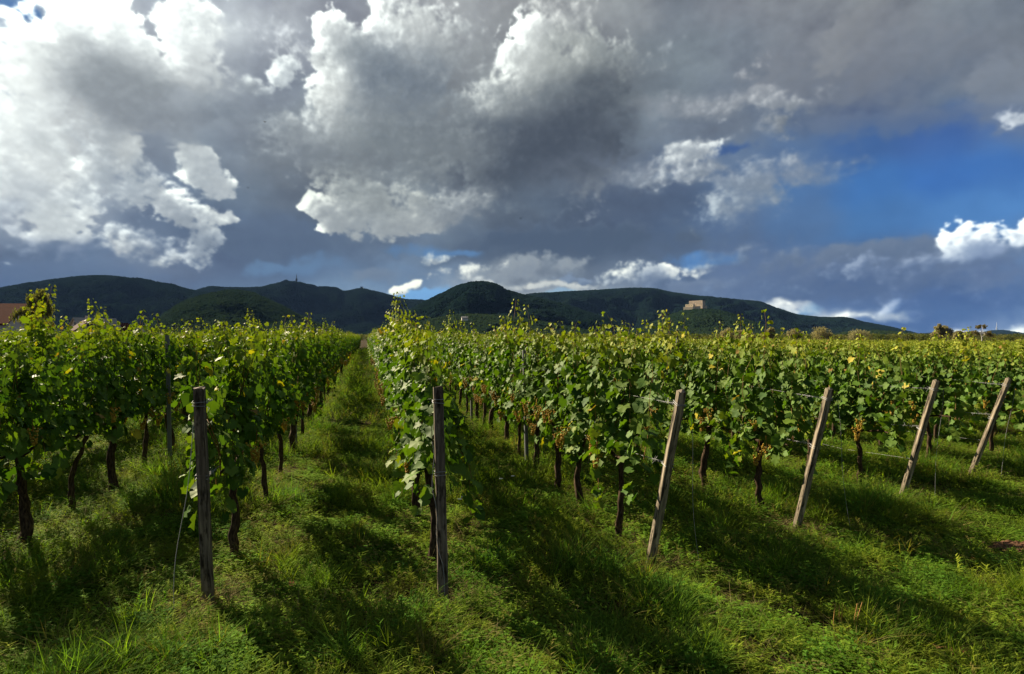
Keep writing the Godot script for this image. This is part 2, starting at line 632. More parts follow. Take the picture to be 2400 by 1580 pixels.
func build_castle() -> void:
	var k := 1500.0 / FAR_LENS * 0.78   # metres per photo pixel at the castle
	var foot := place(1636, 718, 1490)
	var t := thing("castle_ruin", foot)
	var stone: Material = mats.sandstone
	# main block: a long palace wall that turns toward the sun, and its short end
	var s := Shape.new()
	s.box(Vector3(-25 * k, -6, -6 * k), Vector3(25 * k, 15.6 * k, 6 * k))
	var w1 := put("palace_wall", s.mesh(), stone, t)
	w1.position = Vector3(-3.0 * k, 0, 0)
	w1.rotation_degrees.y = -56
	for q in 20:
		var m := Shape.new()
		m.box(Vector3((-24.5 + q * 2.5) * k, 15.6 * k, 4.9 * k), Vector3((-23.2 + q * 2.5) * k, 16.8 * k, 6.03 * k))
		put("merlon", m.mesh(), stone, w1)
	for floor_at in 3:
		for q in 11:
			if (q * 5 + floor_at * 3) % 7 == 0:
				continue
			var m := Shape.new()
			var x := (-23.0 + q * 4.3) * k
			var y := (2.4 + floor_at * 4.3) * k
			m.box(Vector3(x, y, 5.9 * k), Vector3(x + 1.5 * k, y + 2.1 * k, 6.06 * k))
			put("window", m.mesh(), mats.pane, w1)
	var s2 := Shape.new()
	s2.box(Vector3(-7 * k, -6, -7 * k), Vector3(7 * k, 14.8 * k, 7 * k))
	var w2 := put("corner_tower", s2.mesh(), stone, t)
	w2.position = Vector3(12.5 * k, 0, -12.0 * k)
	w2.rotation_degrees.y = -48
	for floor_at in 3:
		for q in 2:
			var m2 := Shape.new()
			m2.box(Vector3((-4.0 + q * 5.0) * k, (2.4 + floor_at * 4.2) * k, 6.9 * k), Vector3((-2.6 + q * 5.0) * k, (4.4 + floor_at * 4.2) * k, 7.06 * k))
			put("window", m2.mesh(), mats.pane, w2)
	var s3 := Shape.new()
	s3.box(Vector3(-2.4 * k, 14.7 * k, -2.0 * k), Vector3(2.4 * k, 17.6 * k, 2.5 * k))
	var tu := put("stair_turret", s3.mesh(), mats.pale_wall, t)
	tu.position = Vector3(11.5 * k, 0, -10.0 * k)
	# lower wing and the ring wall
	var s4 := Shape.new()
	s4.box(Vector3(-14 * k, -8, -4 * k), Vector3(14 * k, 6.2 * k, 4 * k))
	var low := put("lower_wing", s4.mesh(), mats.sandstone_pale, t)
	low.position = Vector3(-26.5 * k, -1.0 * k, 10 * k)
	low.rotation_degrees.y = -52
	for q in 4:
		var m3 := Shape.new()
		m3.box(Vector3((-11 + q * 6.0) * k, 1.6 * k, 3.9 * k), Vector3((-9.2 + q * 6.0) * k, 3.8 * k, 4.06 * k))
		put("window", m3.mesh(), mats.pane, low)
	for q in 3:
		var s5 := Shape.new()
		s5.box(Vector3(-16 * k, -12, -1.2 * k), Vector3(16 * k, 0, 1.2 * k))
		var rw := put("ring_wall", s5.mesh(), mats.sandstone_pale, t)
		rw.position = Vector3([-33.0, -12.0, 8.0][q] * k, [-2.4, -0.6, 0.4][q] * k, [14.0, 13.0, 9.0][q] * k)
		rw.rotation_degrees.y = -48 + q * 6
	tag(t, "ruined sandstone castle with rows of windows on the wooded hilltop", "castle")

func build_far_things() -> void:
	mats.pane = paint(0.03, 0.035, 0.04, 0.3)
	mats.sandstone = rough_stone(Color(0.62, 0.56, 0.49), Color(0.82, 0.76, 0.68), 21)
	mats.sandstone_pale = rough_stone(Color(0.78, 0.72, 0.61), Color(0.92, 0.86, 0.75), 22)
	mats.pale_wall = paint(0.62, 0.60, 0.55, 0.9)
	mats.red_tiles = rough_stone(Color(0.33, 0.13, 0.09), Color(0.43, 0.18, 0.13), 23)
	mats.grey_tiles = rough_stone(Color(0.50, 0.50, 0.50), Color(0.60, 0.60, 0.59), 24)
	mats.brown_tiles = rough_stone(Color(0.24, 0.13, 0.11), Color(0.33, 0.19, 0.16), 25)
	mats.dark_metal = paint(0.06, 0.07, 0.08, 0.6)
	mats.pale_metal = paint(0.55, 0.57, 0.60, 0.6)
	build_castle()
	var top := place(695, 661, 3180)
	mast(Vector3(top.x, top.y - 4.0, top.z), 44.0, 8.0, "dark transmitter mast with platforms on the long left ridge", mats.dark_metal)
	top = place(2336, 777, 4960)
	mast(Vector3(top.x, top.y - 4.0, top.z), 78.0, 7.0, "pale thin transmitter mast on the far right hill", mats.pale_metal)
	# a ruin on the ridge and a villa in the trees
	var ru := thing("ridge_ruin", place(849, 676, 3190))
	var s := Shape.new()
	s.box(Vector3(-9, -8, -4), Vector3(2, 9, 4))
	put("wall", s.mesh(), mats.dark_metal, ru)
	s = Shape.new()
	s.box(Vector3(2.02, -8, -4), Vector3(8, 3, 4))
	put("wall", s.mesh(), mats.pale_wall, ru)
	tag(ru, "small ruin with a pale wall on the ridge right of the mast", "ruin")
	var v := place(1089, 746, 1010)
	var vi := house(Vector3(v.x, v.y - 3.5, v.z), 12.0, 10.0, 7.0, 4.4, 6.2, mats.pale_wall, mats.grey_tiles, "white villa among the trees on the middle hill", 2.0)
	vi.name = "villa"
	# the village behind the vines on the left
	house(Vector3(-115.0, 0, -128.0), 8.0, 26.0, 12.0, 4.6, 8.6, mats.pale_wall, mats.red_tiles, "long house with a dark red roof at the left edge", 5.0)
	var w := place(222, 760, 165)
	house(Vector3(w.x, 0, w.z), 52.0, 9.0, 8.0, 4.2, 6.7, mats.pale_wall, mats.grey_tiles, "white gabled house with pale grey roof and chimney behind the vines", 0.8)
	w = place(203, 764, 158)
	house(Vector3(w.x, 0, w.z), -40.0, 5.0, 6.0, 3.6, 5.9, mats.pale_wall, mats.brown_tiles, "small house with a brown gable left of the white house", 0.5)
	w = place(265, 765, 172)
	house(Vector3(w.x, 0, w.z), 64.0, 8.0, 6.0, 3.4, 5.5, mats.pale_wall, mats.brown_tiles, "low white gabled house right of the grey roofed house", -1.5)
	w = place(306, 770, 205)
	house(Vector3(w.x, 0, w.z), 20.0, 8.0, 6.0, 3.1, 5.0, mats.pale_wall, mats.grey_tiles, "small bluish house furthest right in the village", 1.2)
	# single trees
	var green_lo := Color(0.035, 0.050, 0.018)
	var green_hi := Color(0.085, 0.095, 0.035)
	var dry_lo := Color(0.26, 0.25, 0.12)
	var dry_hi := Color(0.55, 0.50, 0.28)
	leafy_tree("willow_tree", Vector3(-89.5, 0, -117.0), 10.6, 5.0, 0.12, 0.42, 3000, Color(0.13, 0.135, 0.06), Color(0.30, 0.27, 0.11), mats.bark, "tall willow with hanging twigs beside the red roofed house", "willow", 31, [[0.0, 0.84, 0.34, 0.14, 0.5], [0.2, 0.72, 0.3, 0.14, 0.3], [-0.12, 0.66, 0.3, 0.16, 0.25], [-0.62, 0.55, 0.36, 0.14, 0.25], [0.1, 0.45, 0.42, 0.2, 0.2]], 0.16)
	w = place(2206, 790, 270)
	leafy_tree("poplar_tree", Vector3(w.x, 0, w.z), 8.3, 9.0, 0.05, 0.42, 5600, dry_lo, dry_hi, mats.bark, "dense pale yellow tree, broadest beyond the vines on the right", "tree", 33, [[-0.12, 0.72, 0.17, 0.26, 0.4], [0.08, 0.6, 0.2, 0.26, 0.35], [0.22, 0.42, 0.26, 0.2, 0.3], [-0.2, 0.36, 0.24, 0.2, 0.25]])
	w = place(2301, 790, 200)
	leafy_tree("birch_tree", Vector3(w.x, 0, w.z), 5.9, 5.6, 0.1, 0.26, 1500, Color(0.14, 0.125, 0.05), Color(0.32, 0.27, 0.11), mats.pale_wall, "thin birch with a white trunk and sparse crown", "birch", 35, [[-0.2, 0.86, 0.15, 0.1, 0.3], [0.16, 0.88, 0.12, 0.12, 0.28], [-0.36, 0.52, 0.2, 0.12, 0.34], [0.34, 0.52, 0.18, 0.12, 0.3], [0.5, 0.38, 0.18, 0.1, 0.2]])
	var round_trees := [[1705, 770, 260, 6.6, 5.6, "round olive bush right below the castle"], [1735, 776, 250, 5.0, 5.0, "small olive bush right of the bush below the castle"], [1806, 766, 240, 4.0, 6.0, "narrow olive tree between the bushes and the round trees"], [1862, 774, 260, 7.0, 5.4, "round greyish tree left of the larger round tree"], [1926, 769, 265, 8.0, 6.2, "larger round greyish tree on the right half"], [2010, 779, 250, 9.0, 4.6, "low yellowing bush right of the larger round tree"], [2246, 780, 220, 3.4, 4.0, "small yellow bush right of the pale broad tree"], [2275, 776, 230, 2.0, 4.4, "bare grey sapling left of the birch"], [2262, 784, 240, 8.0, 3.9, "low bush at the foot of the birch"]]
	for k in round_trees.size():
		var q: Array = round_trees[k]
		w = place(q[0], 790, q[2])
		leafy_tree("round_tree", Vector3(w.x, 0, w.z), q[4], q[3], 0.05, 0.34, 300 if k == 7 else 2400, Color(0.20, 0.21, 0.12) if k % 2 else dry_lo, Color(0.48, 0.45, 0.28), mats.bark, q[5], "tree", 40 + k, [[0.0, 0.66, 0.36, 0.26, 0.5], [-0.22, 0.5, 0.28, 0.26, 0.3], [0.22, 0.5, 0.3, 0.26, 0.3], [0.0, 0.3, 0.42, 0.2, 0.3]])
	# bushes and trees along the foot of the hills
	var r := rng(91)
	var belt := thing("hedgerow_trees", Vector3.ZERO)
	tag(belt, "belt of bushes and trees at the foot of the hills", "tree belt", "", "stuff")
	var cr := Shape.new()
	for q in 260:
		var p := Vector3(rn(r), rn(r), rn(r)).normalized() * pow(r.randf(), 0.4)
		p = Vector3(p.x * 0.6, 0.5 + p.y * 0.5, p.z * 0.6)
		var a := Vector3(rn(r), rn(r), rn(r)).normalized() * 0.16
		var b := Vector3(rn(r), rn(r), rn(r)).normalized() * 0.14
		cr.tri(p, p + a, p + b, Color.WHITE * r.randf_range(0.7, 1.3))
	var mm := MultiMesh.new()
	mm.transform_format = MultiMesh.TRANSFORM_3D
	mm.use_colors = true
	mm.mesh = cr.mesh()
	mm.instance_count = 2200
	for q in 2200:
		var d := r.randf_range(280.0, 950.0)
		var u := r.randf_range(-1.05, 1.05)
		var sz := r.randf_range(2.0, 4.6) * (0.6 + d / 900.0)
		mm.set_instance_transform(q, Transform3D(Basis(Vector3.UP, r.randf() * TAU).scaled(Vector3(sz * 1.2, sz, sz * 1.2)), Vector3(u * d, -0.5, -d)))
		mm.set_instance_color(q, Color(0.06, 0.08, 0.03).lerp(Color(0.20, 0.18, 0.06), pow(r.randf(), 1.6)))
	var o := MultiMeshInstance3D.new()
	o.name = "bushes"
	o.multimesh = mm
	o.material_override = mats.tree
	o.set_meta("kind", "stuff")
	belt.add_child(o)

func rough_stone(lo: Color, hi: Color, sd: int) -> StandardMaterial3D:
	var m := StandardMaterial3D.new()
	m.albedo_texture = noise_image(128, 128, 2.0, 0.1, sd, lo, hi)
	m.uv1_triplanar = true
	m.uv1_scale = Vector3(0.12, 0.12, 0.12)
	m.roughness = 0.9
	m.metallic_specular = 0.2
	return m

# ------------------------------------------------------------------ vines
const OUTLINE := [Vector2(0.07, -0.26), Vector2(0.36, -0.30), Vector2(0.52, -0.04), Vector2(0.45, 0.12), Vector2(0.57, 0.34), Vector2(0.30, 0.45), Vector2(0.0, 0.72), Vector2(-0.30, 0.45), Vector2(-0.57, 0.34), Vector2(-0.45, 0.12), Vector2(-0.52, -0.04), Vector2(-0.36, -0.30), Vector2(-0.07, -0.26)]

func make_leaf_shapes() -> void:
	# a vine leaf with five lobes lying in x y, tip along +y, upper side to +z
	var r := rng(3)
	for k in 6:
		var pts := PackedVector3Array([Vector3(0, 0, 0)])
		var fold := r.randf_range(0.05, 0.32)
		var droop := r.randf_range(0.1, 0.5)
		var wave := r.randf_range(0.03, 0.09)
		var ph := r.randf() * TAU
		for q in OUTLINE.size():
			var o: Vector2 = OUTLINE[q] * r.randf_range(0.9, 1.1)
			var z := fold * absf(o.x) - droop * o.y * o.y * signf(o.y) * 0.6 - 0.25 * o.x * o.x + wave * sin(ph + q * 2.4)
			pts.append(Vector3(o.x, o.y, z))
		var nn := PackedVector3Array()
		nn.resize(14)
		for q in range(1, 13):
			var f := (pts[q] - pts[0]).cross(pts[q + 1] - pts[0])
			for w in [0, q, q + 1]:
				nn[w] += f
		for q in 14:
			nn[q] = nn[q].normalized()
		leaf_shapes.append([pts, nn])

func leaf_index(at: int) -> PackedInt32Array:
	var p := PackedInt32Array()
	for q in range(1, 13):
		p.append_array(PackedInt32Array([at, at + q + 1, at + q]))
	return p

func leaf_colour(r: RandomNumberGenerator, young: float) -> Color:
	# linear reflectance: deep green below, yellow green at the shoot tips, some leaves turning
	var old := Color(0.040, 0.095, 0.018).lerp(Color(0.108, 0.195, 0.031), r.randf())
	var new := Color(0.20, 0.27, 0.026).lerp(Color(0.36, 0.36, 0.035), r.randf())
	var c := old.lerp(new, clampf(young + rn(r, 0.16), 0.0, 1.0))
	var turn := r.randf()
	if turn < 0.018:
		c = Color(0.42, 0.36, 0.04)
	elif turn < 0.028:
		c = Color(0.30, 0.19, 0.05)
	return c

func add_leaves(list: Array) -> ArrayMesh:
	var v := PackedVector3Array()
	var n := PackedVector3Array()
	var c := PackedColorArray()
	var ix := PackedInt32Array()
	for l in list:
		var b: Basis = l[0]
		var at: Vector3 = l[1]
		var col: Color = l[2]
		var sh: Array = leaf_shapes[l[3]]
		ix.append_array(leaf_index(v.size()))
		var nb := b.orthonormalized()
		var pts: PackedVector3Array = Transform3D(b, at) * (sh[0] as PackedVector3Array)
		v.append_array(pts)
		n.append_array(Transform3D(nb, Vector3.ZERO) * (sh[1] as PackedVector3Array))
		var mid := col * 1.12
		c.append(mid)
		for q in 13:
			c.append(col)
	var a := []
	a.resize(Mesh.ARRAY_MAX)
	a[Mesh.ARRAY_VERTEX] = v
	a[Mesh.ARRAY_NORMAL] = n
	a[Mesh.ARRAY_COLOR] = c
	a[Mesh.ARRAY_INDEX] = ix
	var m := ArrayMesh.new()
	m.add_surface_from_arrays(Mesh.PRIMITIVE_TRIANGLES, a)
	return m

func grow_vine(r: RandomNumberGenerator, shoots: int, at_end: bool, lower := 1.0) -> Dictionary:
	# local axes: x down the row, y up, z across
	var leaves := []
	var canes := Shape.new()
	var vigour := r.randf_range(0.88, 1.08)
	for k in shoots:
		var x := lerpf(-0.39, 0.39, (k + r.randf()) / shoots)
		if at_end and k < 2:
			x = -0.48 - 0.08 * k
		var p := Vector3(x, 0.80 + rn(r, 0.06), rn(r, 0.05))
		var tall := r.randf_range(1.70, 1.98) * vigour * lower
		if r.randf() < 0.26:
			tall += r.randf_range(0.05, 0.30) * (1.0 if lower > 0.99 else 0.55)
		var lean := Vector3(rn(r, 0.16), 1.0, rn(r, 0.15))
		var path := PackedVector3Array([p])
		var azim := r.randf() * TAU
		while p.y < tall and path.size() < 40:
			lean += Vector3(rn(r, 0.16), 0, rn(r, 0.16))
			lean.z -= p.z * 0.75
			lean.x *= 0.9
			p += Vector3(lean.x, 1.0, lean.z).normalized() * r.randf_range(0.052, 0.072)
			path.append(p)
			var h := (p.y - 0.8) / 1.25
			var young := clampf((p.y - 1.36 * lower) / 0.58, 0.0, 1.0)
			young = young * young * 0.78
			var tip := clampf((tall - p.y) / 0.35, 0.0, 1.0)
			azim += PI + rn(r, 0.6)
			var many := 1 + (1 if r.randf() < 0.88 else 0) + (1 if r.randf() < 0.50 and p.y < 1.75 else 0)
			if p.y > tall - 0.30:
				many = 3
			for q in many:
				var sgn := signf(sin(azim)) if q == 0 else (1.0 if r.randf() < 0.5 else -1.0)
				var out := Vector3(rn(r, 0.55), r.randf_range(-0.1, 0.35), sgn * r.randf_range(0.55, 1.0))
				if at_end and x < -0.3:
					out.x -= r.randf_range(0.0, 0.6)
				out = out.normalized()
				var petiole := r.randf_range(0.04, 0.095) * lerpf(0.45, 1.0, tip) + (r.randf_range(0.01, 0.10) * tip if q > 0 else 0.0)
				var size := lerpf(0.05, r.randf_range(0.07, 0.138), tip) * lerpf(1.0, 0.8, young)
				if q > 0:
					size *= r.randf_range(0.55, 0.95)
				add_leaf(leaves, r, p + out * petiole, out, size, young)
		var rad := PackedFloat32Array()
		for q in path.size():
			rad.append(lerpf(0.0042, 0.0014, float(q) / path.size()))
		canes.tube(path, rad, 3, Color(0.16, 0.13, 0.05).lerp(Color(0.22, 0.11, 0.05), r.randf()))
	# side shoots that droop out of the rows toward the grass
	for k in (r.randi() % 3 if r.randf() < 0.45 else 0) + (3 if at_end else 0):
		var sg := 1.0 if r.randf() < 0.5 else -1.0
		var q := Vector3(rn(r, 0.46), r.randf_range(0.82, 1.25), sg * 0.08)
		var go := Vector3(rn(r, 0.5), 0.35, sg * r.randf_range(0.15, 0.36))
		var trail := PackedVector3Array([q])
		var low := r.randf_range(0.36, 0.74)
		while q.y > low and trail.size() < 26:
			go.y -= 0.16
			go.z *= 0.86
			go.x += rn(r, 0.12)
			q += go.normalized() * 0.055
			trail.append(q)
			for w in 1 + r.randi() % 2:
				var out := Vector3(rn(r, 0.7), r.randf_range(-0.3, 0.3), sg * r.randf_range(-0.2, 1.0)).normalized()
				add_leaf(leaves, r, q + out * r.randf_range(0.02, 0.07), out, r.randf_range(0.055, 0.105), 0.12 if r.randf() < 0.7 else 0.5)
		var thick := PackedFloat32Array()
		for w in trail.size():
			thick.append(0.0026)
		if trail.size() > 2:
			canes.tube(trail, thick, 3, Color(0.22, 0.12, 0.05))
	# leaves that hang over the fruit
	var hem := r.randf_range(0.50, 0.80)
	for k in 52:
		var out := Vector3(rn(r, 0.6), 0.1, 1.0 if r.randf() < 0.5 else -1.0).normalized()
		var p := Vector3(rn(r, 0.5), r.randf_range(hem, 1.0), 0.0) + out * r.randf_range(0.06, 0.2)
		if at_end and r.randf() < 0.3:
			p.x = r.randf_range(-0.62, -0.45)
			p.y = r.randf_range(0.5, 1.0)
		add_leaf(leaves, r, p, out, r.randf_range(0.07, 0.14), 0.0)
	return {"leaves": leaves, "canes": canes.mesh()}

func add_leaf(leaves: Array, r: RandomNumberGenerator, at: Vector3, out: Vector3, size: float, young: float) -> void:
	var n := (Vector3(out.x * 0.7, 0.0, out.z * 0.7) + Vector3(0, r.randf_range(0.1, 0.85), 0) + Vector3(rn(r, 0.6), rn(r, 0.35), rn(r, 0.6))).normalized()
	var tip := Vector3(out.x * 0.5 + rn(r, 0.55), -0.75 + rn(r, 0.35), out.z * 0.5 + rn(r, 0.3))
	var y := (tip - n * tip.dot(n)).normalized()
	var x := y.cross(n).normalized()
	leaves.append([Basis(x * size, y * size, n * size), at, leaf_colour(r, young), r.randi() % 6])

func trunk_mesh(r: RandomNumberGenerator) -> ArrayMesh:
	var s := Shape.new()
	var p := PackedVector3Array()
	var rad := PackedFloat32Array()
	var off := Vector3(rn(r, 0.05), 0, rn(r, 0.05))
	var bend := Vector3(rn(r, 0.07), 0, rn(r, 0.05))
	var stout := r.randf_range(0.75, 1.35)
	for k in 11:
		var t := k / 10.0
		p.append(Vector3(0, t * 0.80 - 0.05, 0) + off * sin(t * PI * 1.3) + bend * t * t + Vector3(rn(r, 0.013), 0, rn(r, 0.013)))
		rad.append(lerpf(0.036, 0.022, t) * stout * r.randf_range(0.88, 1.15) * (1.3 if k == 0 else 1.0) * (1.35 if k == 10 else 1.0))
	s.tube(p, rad, 8, Color.WHITE, 0.2, r)
	return s.mesh()

func cordon_mesh(r: RandomNumberGenerator, top: Vector3) -> ArrayMesh:
	var s := Shape.new()
	for sgn in [-1.0, 1.0]:
		var p := PackedVector3Array()
		var rad := PackedFloat32Array()
		for k in 7:
			var t := k / 6.0
			p.append(top + Vector3(sgn * t * 0.46, 0.05 * sin(t * PI * 0.6) + rn(r, 0.008), rn(r, 0.01)))
			rad.append(lerpf(0.017, 0.008, t))
		s.tube(p, rad, 6, Color.WHITE, 0.12, r)
	return s.mesh()

func make_bunches() -> void:
	for k in 4:
		var r := rng(200 + k)
		var s := Shape.new()
		var length := r.randf_range(0.12, 0.17)
		for q in 84:
			var t := pow(r.randf(), 0.8)
			var wide := lerpf(0.038, 0.010, t) * (1.0 + (0.5 if t < 0.3 and r.randf() < 0.4 else 0.0))
			var a := r.randf() * TAU
			var ripe := Color(0.46, 0.30, 0.045).lerp(Color(0.42, 0.19, 0.035), r.randf() * r.randf()) * r.randf_range(0.7, 1.15)
			if r.randf() < 0.25:
				ripe = Color(0.44, 0.38, 0.07)
			s.ball(Vector3(cos(a) * wide, -0.02 - t * length, sin(a) * wide), Vector3.ONE * r.randf_range(0.0058, 0.0082), 1, ripe, 0.03, r)
		s.tube(PackedVector3Array([Vector3(0, 0.05, 0), Vector3(0.004, 0.0, 0.003), Vector3(0, -length, 0)]), PackedFloat32Array([0.002, 0.002, 0.001]), 4, Color(0.2, 0.1, 0.03))
		bunch_meshes.append(s.mesh())

const NUMBER_WORDS := ["first", "second", "third", "fourth", "fifth", "sixth", "seventh", "eighth", "ninth", "tenth", "eleventh", "twelfth", "thirteenth", "fourteenth", "fifteenth", "sixteenth", "seventeenth", "eighteenth", "nineteenth", "twentieth", "twenty-first", "twenty-second", "twenty-third", "twenty-fourth", "twenty-fifth", "twenty-sixth", "twenty-seventh", "twenty-eighth", "twenty-ninth", "thirtieth", "thirty-first", "thirty-second", "thirty-third", "thirty-fourth", "thirty-fifth", "thirty-sixth"]

# rows: distance across, depth of the end, vines that count one by one, how the row is told apart, across-side facing the camera
var rows := []

func row(p: float, depth: float, vines: int, near: int, which: String, apart := 0.95) -> void:
	rows.append({"apart": apart, "p": p, "a": along(p, depth), "vines": vines, "near": near, "which": which})

func lay_rows() -> void:
	row(-6.1, 3.0, 6, 0, "the third row out to the left edge")
	row(-4.4, 3.3, 9, 0, "the second row out to the left edge")
	row(-2.72, 4.35, 20, 3, "the row at the left edge")
	row(-1.024, 4.14, 30, 3, "the row of the leftmost end post", 1.42)
	row(0.51, 4.156, 34, 3, "the row of the upright end post", 1.12)
	row(2.232, 5.017, 36, 4, "the row of the third end post")
	row(4.055, 6.014, 32, 3, "the row of the fourth end post")
	row(6.12, 7.286, 28, 3, "the row of the fifth end post")
	row(8.27, 8.72, 24, 3, "the row of the rightmost end post")
	row(10.25, 9.8, 20, 2, "the first row past the rightmost post")
	row(12.1, 10.7, 16, 0, "the second row past the rightmost post")
	row(13.95, 11.6, 13, 0, "the third row past the rightmost post")
	row(15.8, 12.5, 11, 0, "the fourth row past the rightmost post")
	row(17.65, 13.4, 10, 0, "the fifth row past the rightmost post")

func vine_basis(flip: bool) -> Basis:
	var b := Basis(ROW, Vector3.UP, SIDE)
	if flip:
		b = Basis(-ROW, Vector3.UP, -SIDE)
	return b

func add_bunches(t: Node3D, r: RandomNumberGenerator, count: int, toward: float) -> void:
	for q in count:
		var b := MeshInstance3D.new()
		b.name = "grape_bunch"
		b.mesh = bunch_meshes[r.randi() % 4]
		b.material_override = mats.grape
		var sgn := toward if r.randf() < 0.8 else -toward
		b.position = Vector3(rn(r, 0.46), r.randf_range(0.74, 1.06), sgn * r.randf_range(0.14, 0.28))
		b.rotation = Vector3(rn(r, 0.15), r.randf() * TAU, rn(r, 0.15))
		b.scale = Vector3.ONE * r.randf_range(0.9, 1.3)
		t.add_child(b, true)

func build_vineyard() -> void:
	make_leaf_shapes()
	make_bunches()
	lay_rows()
	var tones := []
	var r := rng(12)
	# single leaves for the near vines: six shapes in eight tones
	for tone in 8:
		var line := []
		for k in 6:
			var young: float = [0.0, 0.0, 0.1, 0.25, 0.45, 0.7, 0.9, 0.0][tone]
			line.append(add_leaves([[Basis.IDENTITY, Vector3.ZERO, leaf_colour(r, young), k]]))
		tones.append(line)
	# grown kinds that are set again and again
	var kinds := []
	for k in 12:
		var g := grow_vine(r, [11, 8, 10, 8, 11, 9, 10, 8, 11, 9, 8, 10][k], false)
		var trunk := trunk_mesh(r)
		kinds.append([add_leaves(g.leaves), g.canes, trunk, cordon_mesh(r, Vector3(0, 0.74, 0))])
	for row_at in rows.size():
		var w: Dictionary = rows[row_at]
		for k in w.vines:
			var a: float = w.a + (0.74 if row_at < 5 else 0.60) + k * w.apart + rn(r, 0.06)
			var t := thing("grapevine", in_row(w.p, a))
			var ordinal: String = NUMBER_WORDS[k]
			if k < w.near:
				var g := grow_vine(r, 12 if k == 0 else 10 + r.randi() % 3, k == 0, 0.925 if row_at < 5 else 0.97)
				t.basis = vine_basis(false)
				put("trunk", trunk_mesh(r), mats.bark, t)
				put("cordon", cordon_mesh(r, Vector3(0, 0.74, 0)), mats.bark, t)
				put("shoots", g.canes, mats.cane, t).set_meta("kind", "stuff")
				# the leaves nearest to the eye stand one by one, the rest as a mass
				var eye := t.transform.affine_inverse() * Vector3(0, EYE, 0)
				var list: Array = g.leaves
				var keyed := []
				for l in list:
					keyed.append([(l[1] as Vector3).distance_to(eye) - (l[0] as Basis).y.length() * 4.0, l])
				keyed.sort_custom(func(x, y): return x[0] < y[0])
				var rest := []
				for q in keyed.size():
					var l: Array = keyed[q][1]
					if q < SINGLE_LEAVES:
						var o := MeshInstance3D.new()
						o.name = "leaf"
						var young := clampf(((l[1] as Vector3).y - 1.30) / 0.58, 0.0, 1.0)
						var tone := clampi(int(young * young * 7.0 + r.randf() * 2.0), 0, 6)
						o.mesh = tones[tone][l[3]]
						o.material_override = mats.leaf
						o.transform = Transform3D(l[0], l[1])
						t.add_child(o, true)
					else:
						rest.append(l)
				put("leaves", add_leaves(rest), mats.leaf, t).set_meta("kind", "stuff")
			else:
				var kind: Array = kinds[r.randi() % kinds.size()]
				t.basis = vine_basis(r.randf() < 0.5).scaled(Vector3(1, r.randf_range(0.93, 1.05) * (0.93 if row_at >= 6 else (0.98 if row_at < 5 else 1.0)), 1))
				put("trunk", kind[2], mats.bark, t)
				put("cordon", kind[3], mats.bark, t)
				if k < 12:
					put("shoots", kind[1], mats.cane, t).set_meta("kind", "stuff")
				put("leaves", kind[0], mats.leaf, t).set_meta("kind", "stuff")
			var sides := -1.0 if w.p > 0.0 else 1.0
			if t.basis.z.dot(SIDE) < 0.0:
				sides = -sides
			var fruit: int = (r.randi() % 4 + 2) if k < 10 else (r.randi() % 3 + 1)
			if row_at < 2:
				fruit = 0
			if row_at < 5 and row_at >= 2:
				fruit = r.randi() % 3 + 1
			if k >= 22:
				fruit = 0
			add_bunches(t, r, fruit, sides)
			var look := "grapevine with golden grapes" if fruit > 2 else ("grapevine with few grapes" if fruit > 0 else "leafy green grapevine")
			tag(t, "%s, %s plant along %s" % [look, ordinal, w.which], "grapevine", "grapevines trained in rows")
	# the vineyard beyond: too many to count
	var far := thing("far_vines", Vector3.ZERO)
	tag(far, "rows of green vines running on toward the hills", "vines", "", "stuff")
	var spots := []
	for k in range(-26, 44):
		var p: float = 5.76 + (k - 4) * 1.74
		var start: float = 8.0
		if k >= -2 and k < 12:
			var w2: Dictionary = rows[k + 2]
			p = w2.p
			start = w2.a + 0.74 + w2.vines * w2.apart
		elif k >= 12:
			p = 17.65 + (k - 11) * 1.8
			start = along(p, 13.4 + (k - 11) * 0.95) + 0.6
		else:
			p = -6.1 + (k + 2) * 1.7
			start = along(p, 3.5)
		var a := start
		while a < 105.0:
			var at := in_row(p, a)
			if absf(at.x) < -at.z * 0.95 + 8.0:
				spots.append(at)
			a += 0.95
	for f in 6:
		var part := []
		for q in spots.size():
			if (q * 7 + q / 13) % 6 == f:
				part.append(spots[q])
		for piece in 2:
			var mm := MultiMesh.new()
			mm.transform_format = MultiMesh.TRANSFORM_3D
			mm.mesh = kinds[f][0] if piece == 0 else kinds[f][2]
			mm.instance_count = part.size()
			for q in part.size():
				mm.set_instance_transform(q, Transform3D(vine_basis((q * 31 + f) % 3 == 0).scaled(Vector3(1, 0.86 + 0.13 * fposmod(q * 0.618, 1.0), 1)), part[q]))
			var o := MultiMeshInstance3D.new()
			o.name = "foliage" if piece == 0 else "trunks"
			o.multimesh = mm
			o.material_override = mats.leaf if piece == 0 else mats.bark
			o.set_meta("kind", "stuff")
			far.add_child(o, true)
	print("vines beyond: ", spots.size())

const SINGLE_LEAVES := 90

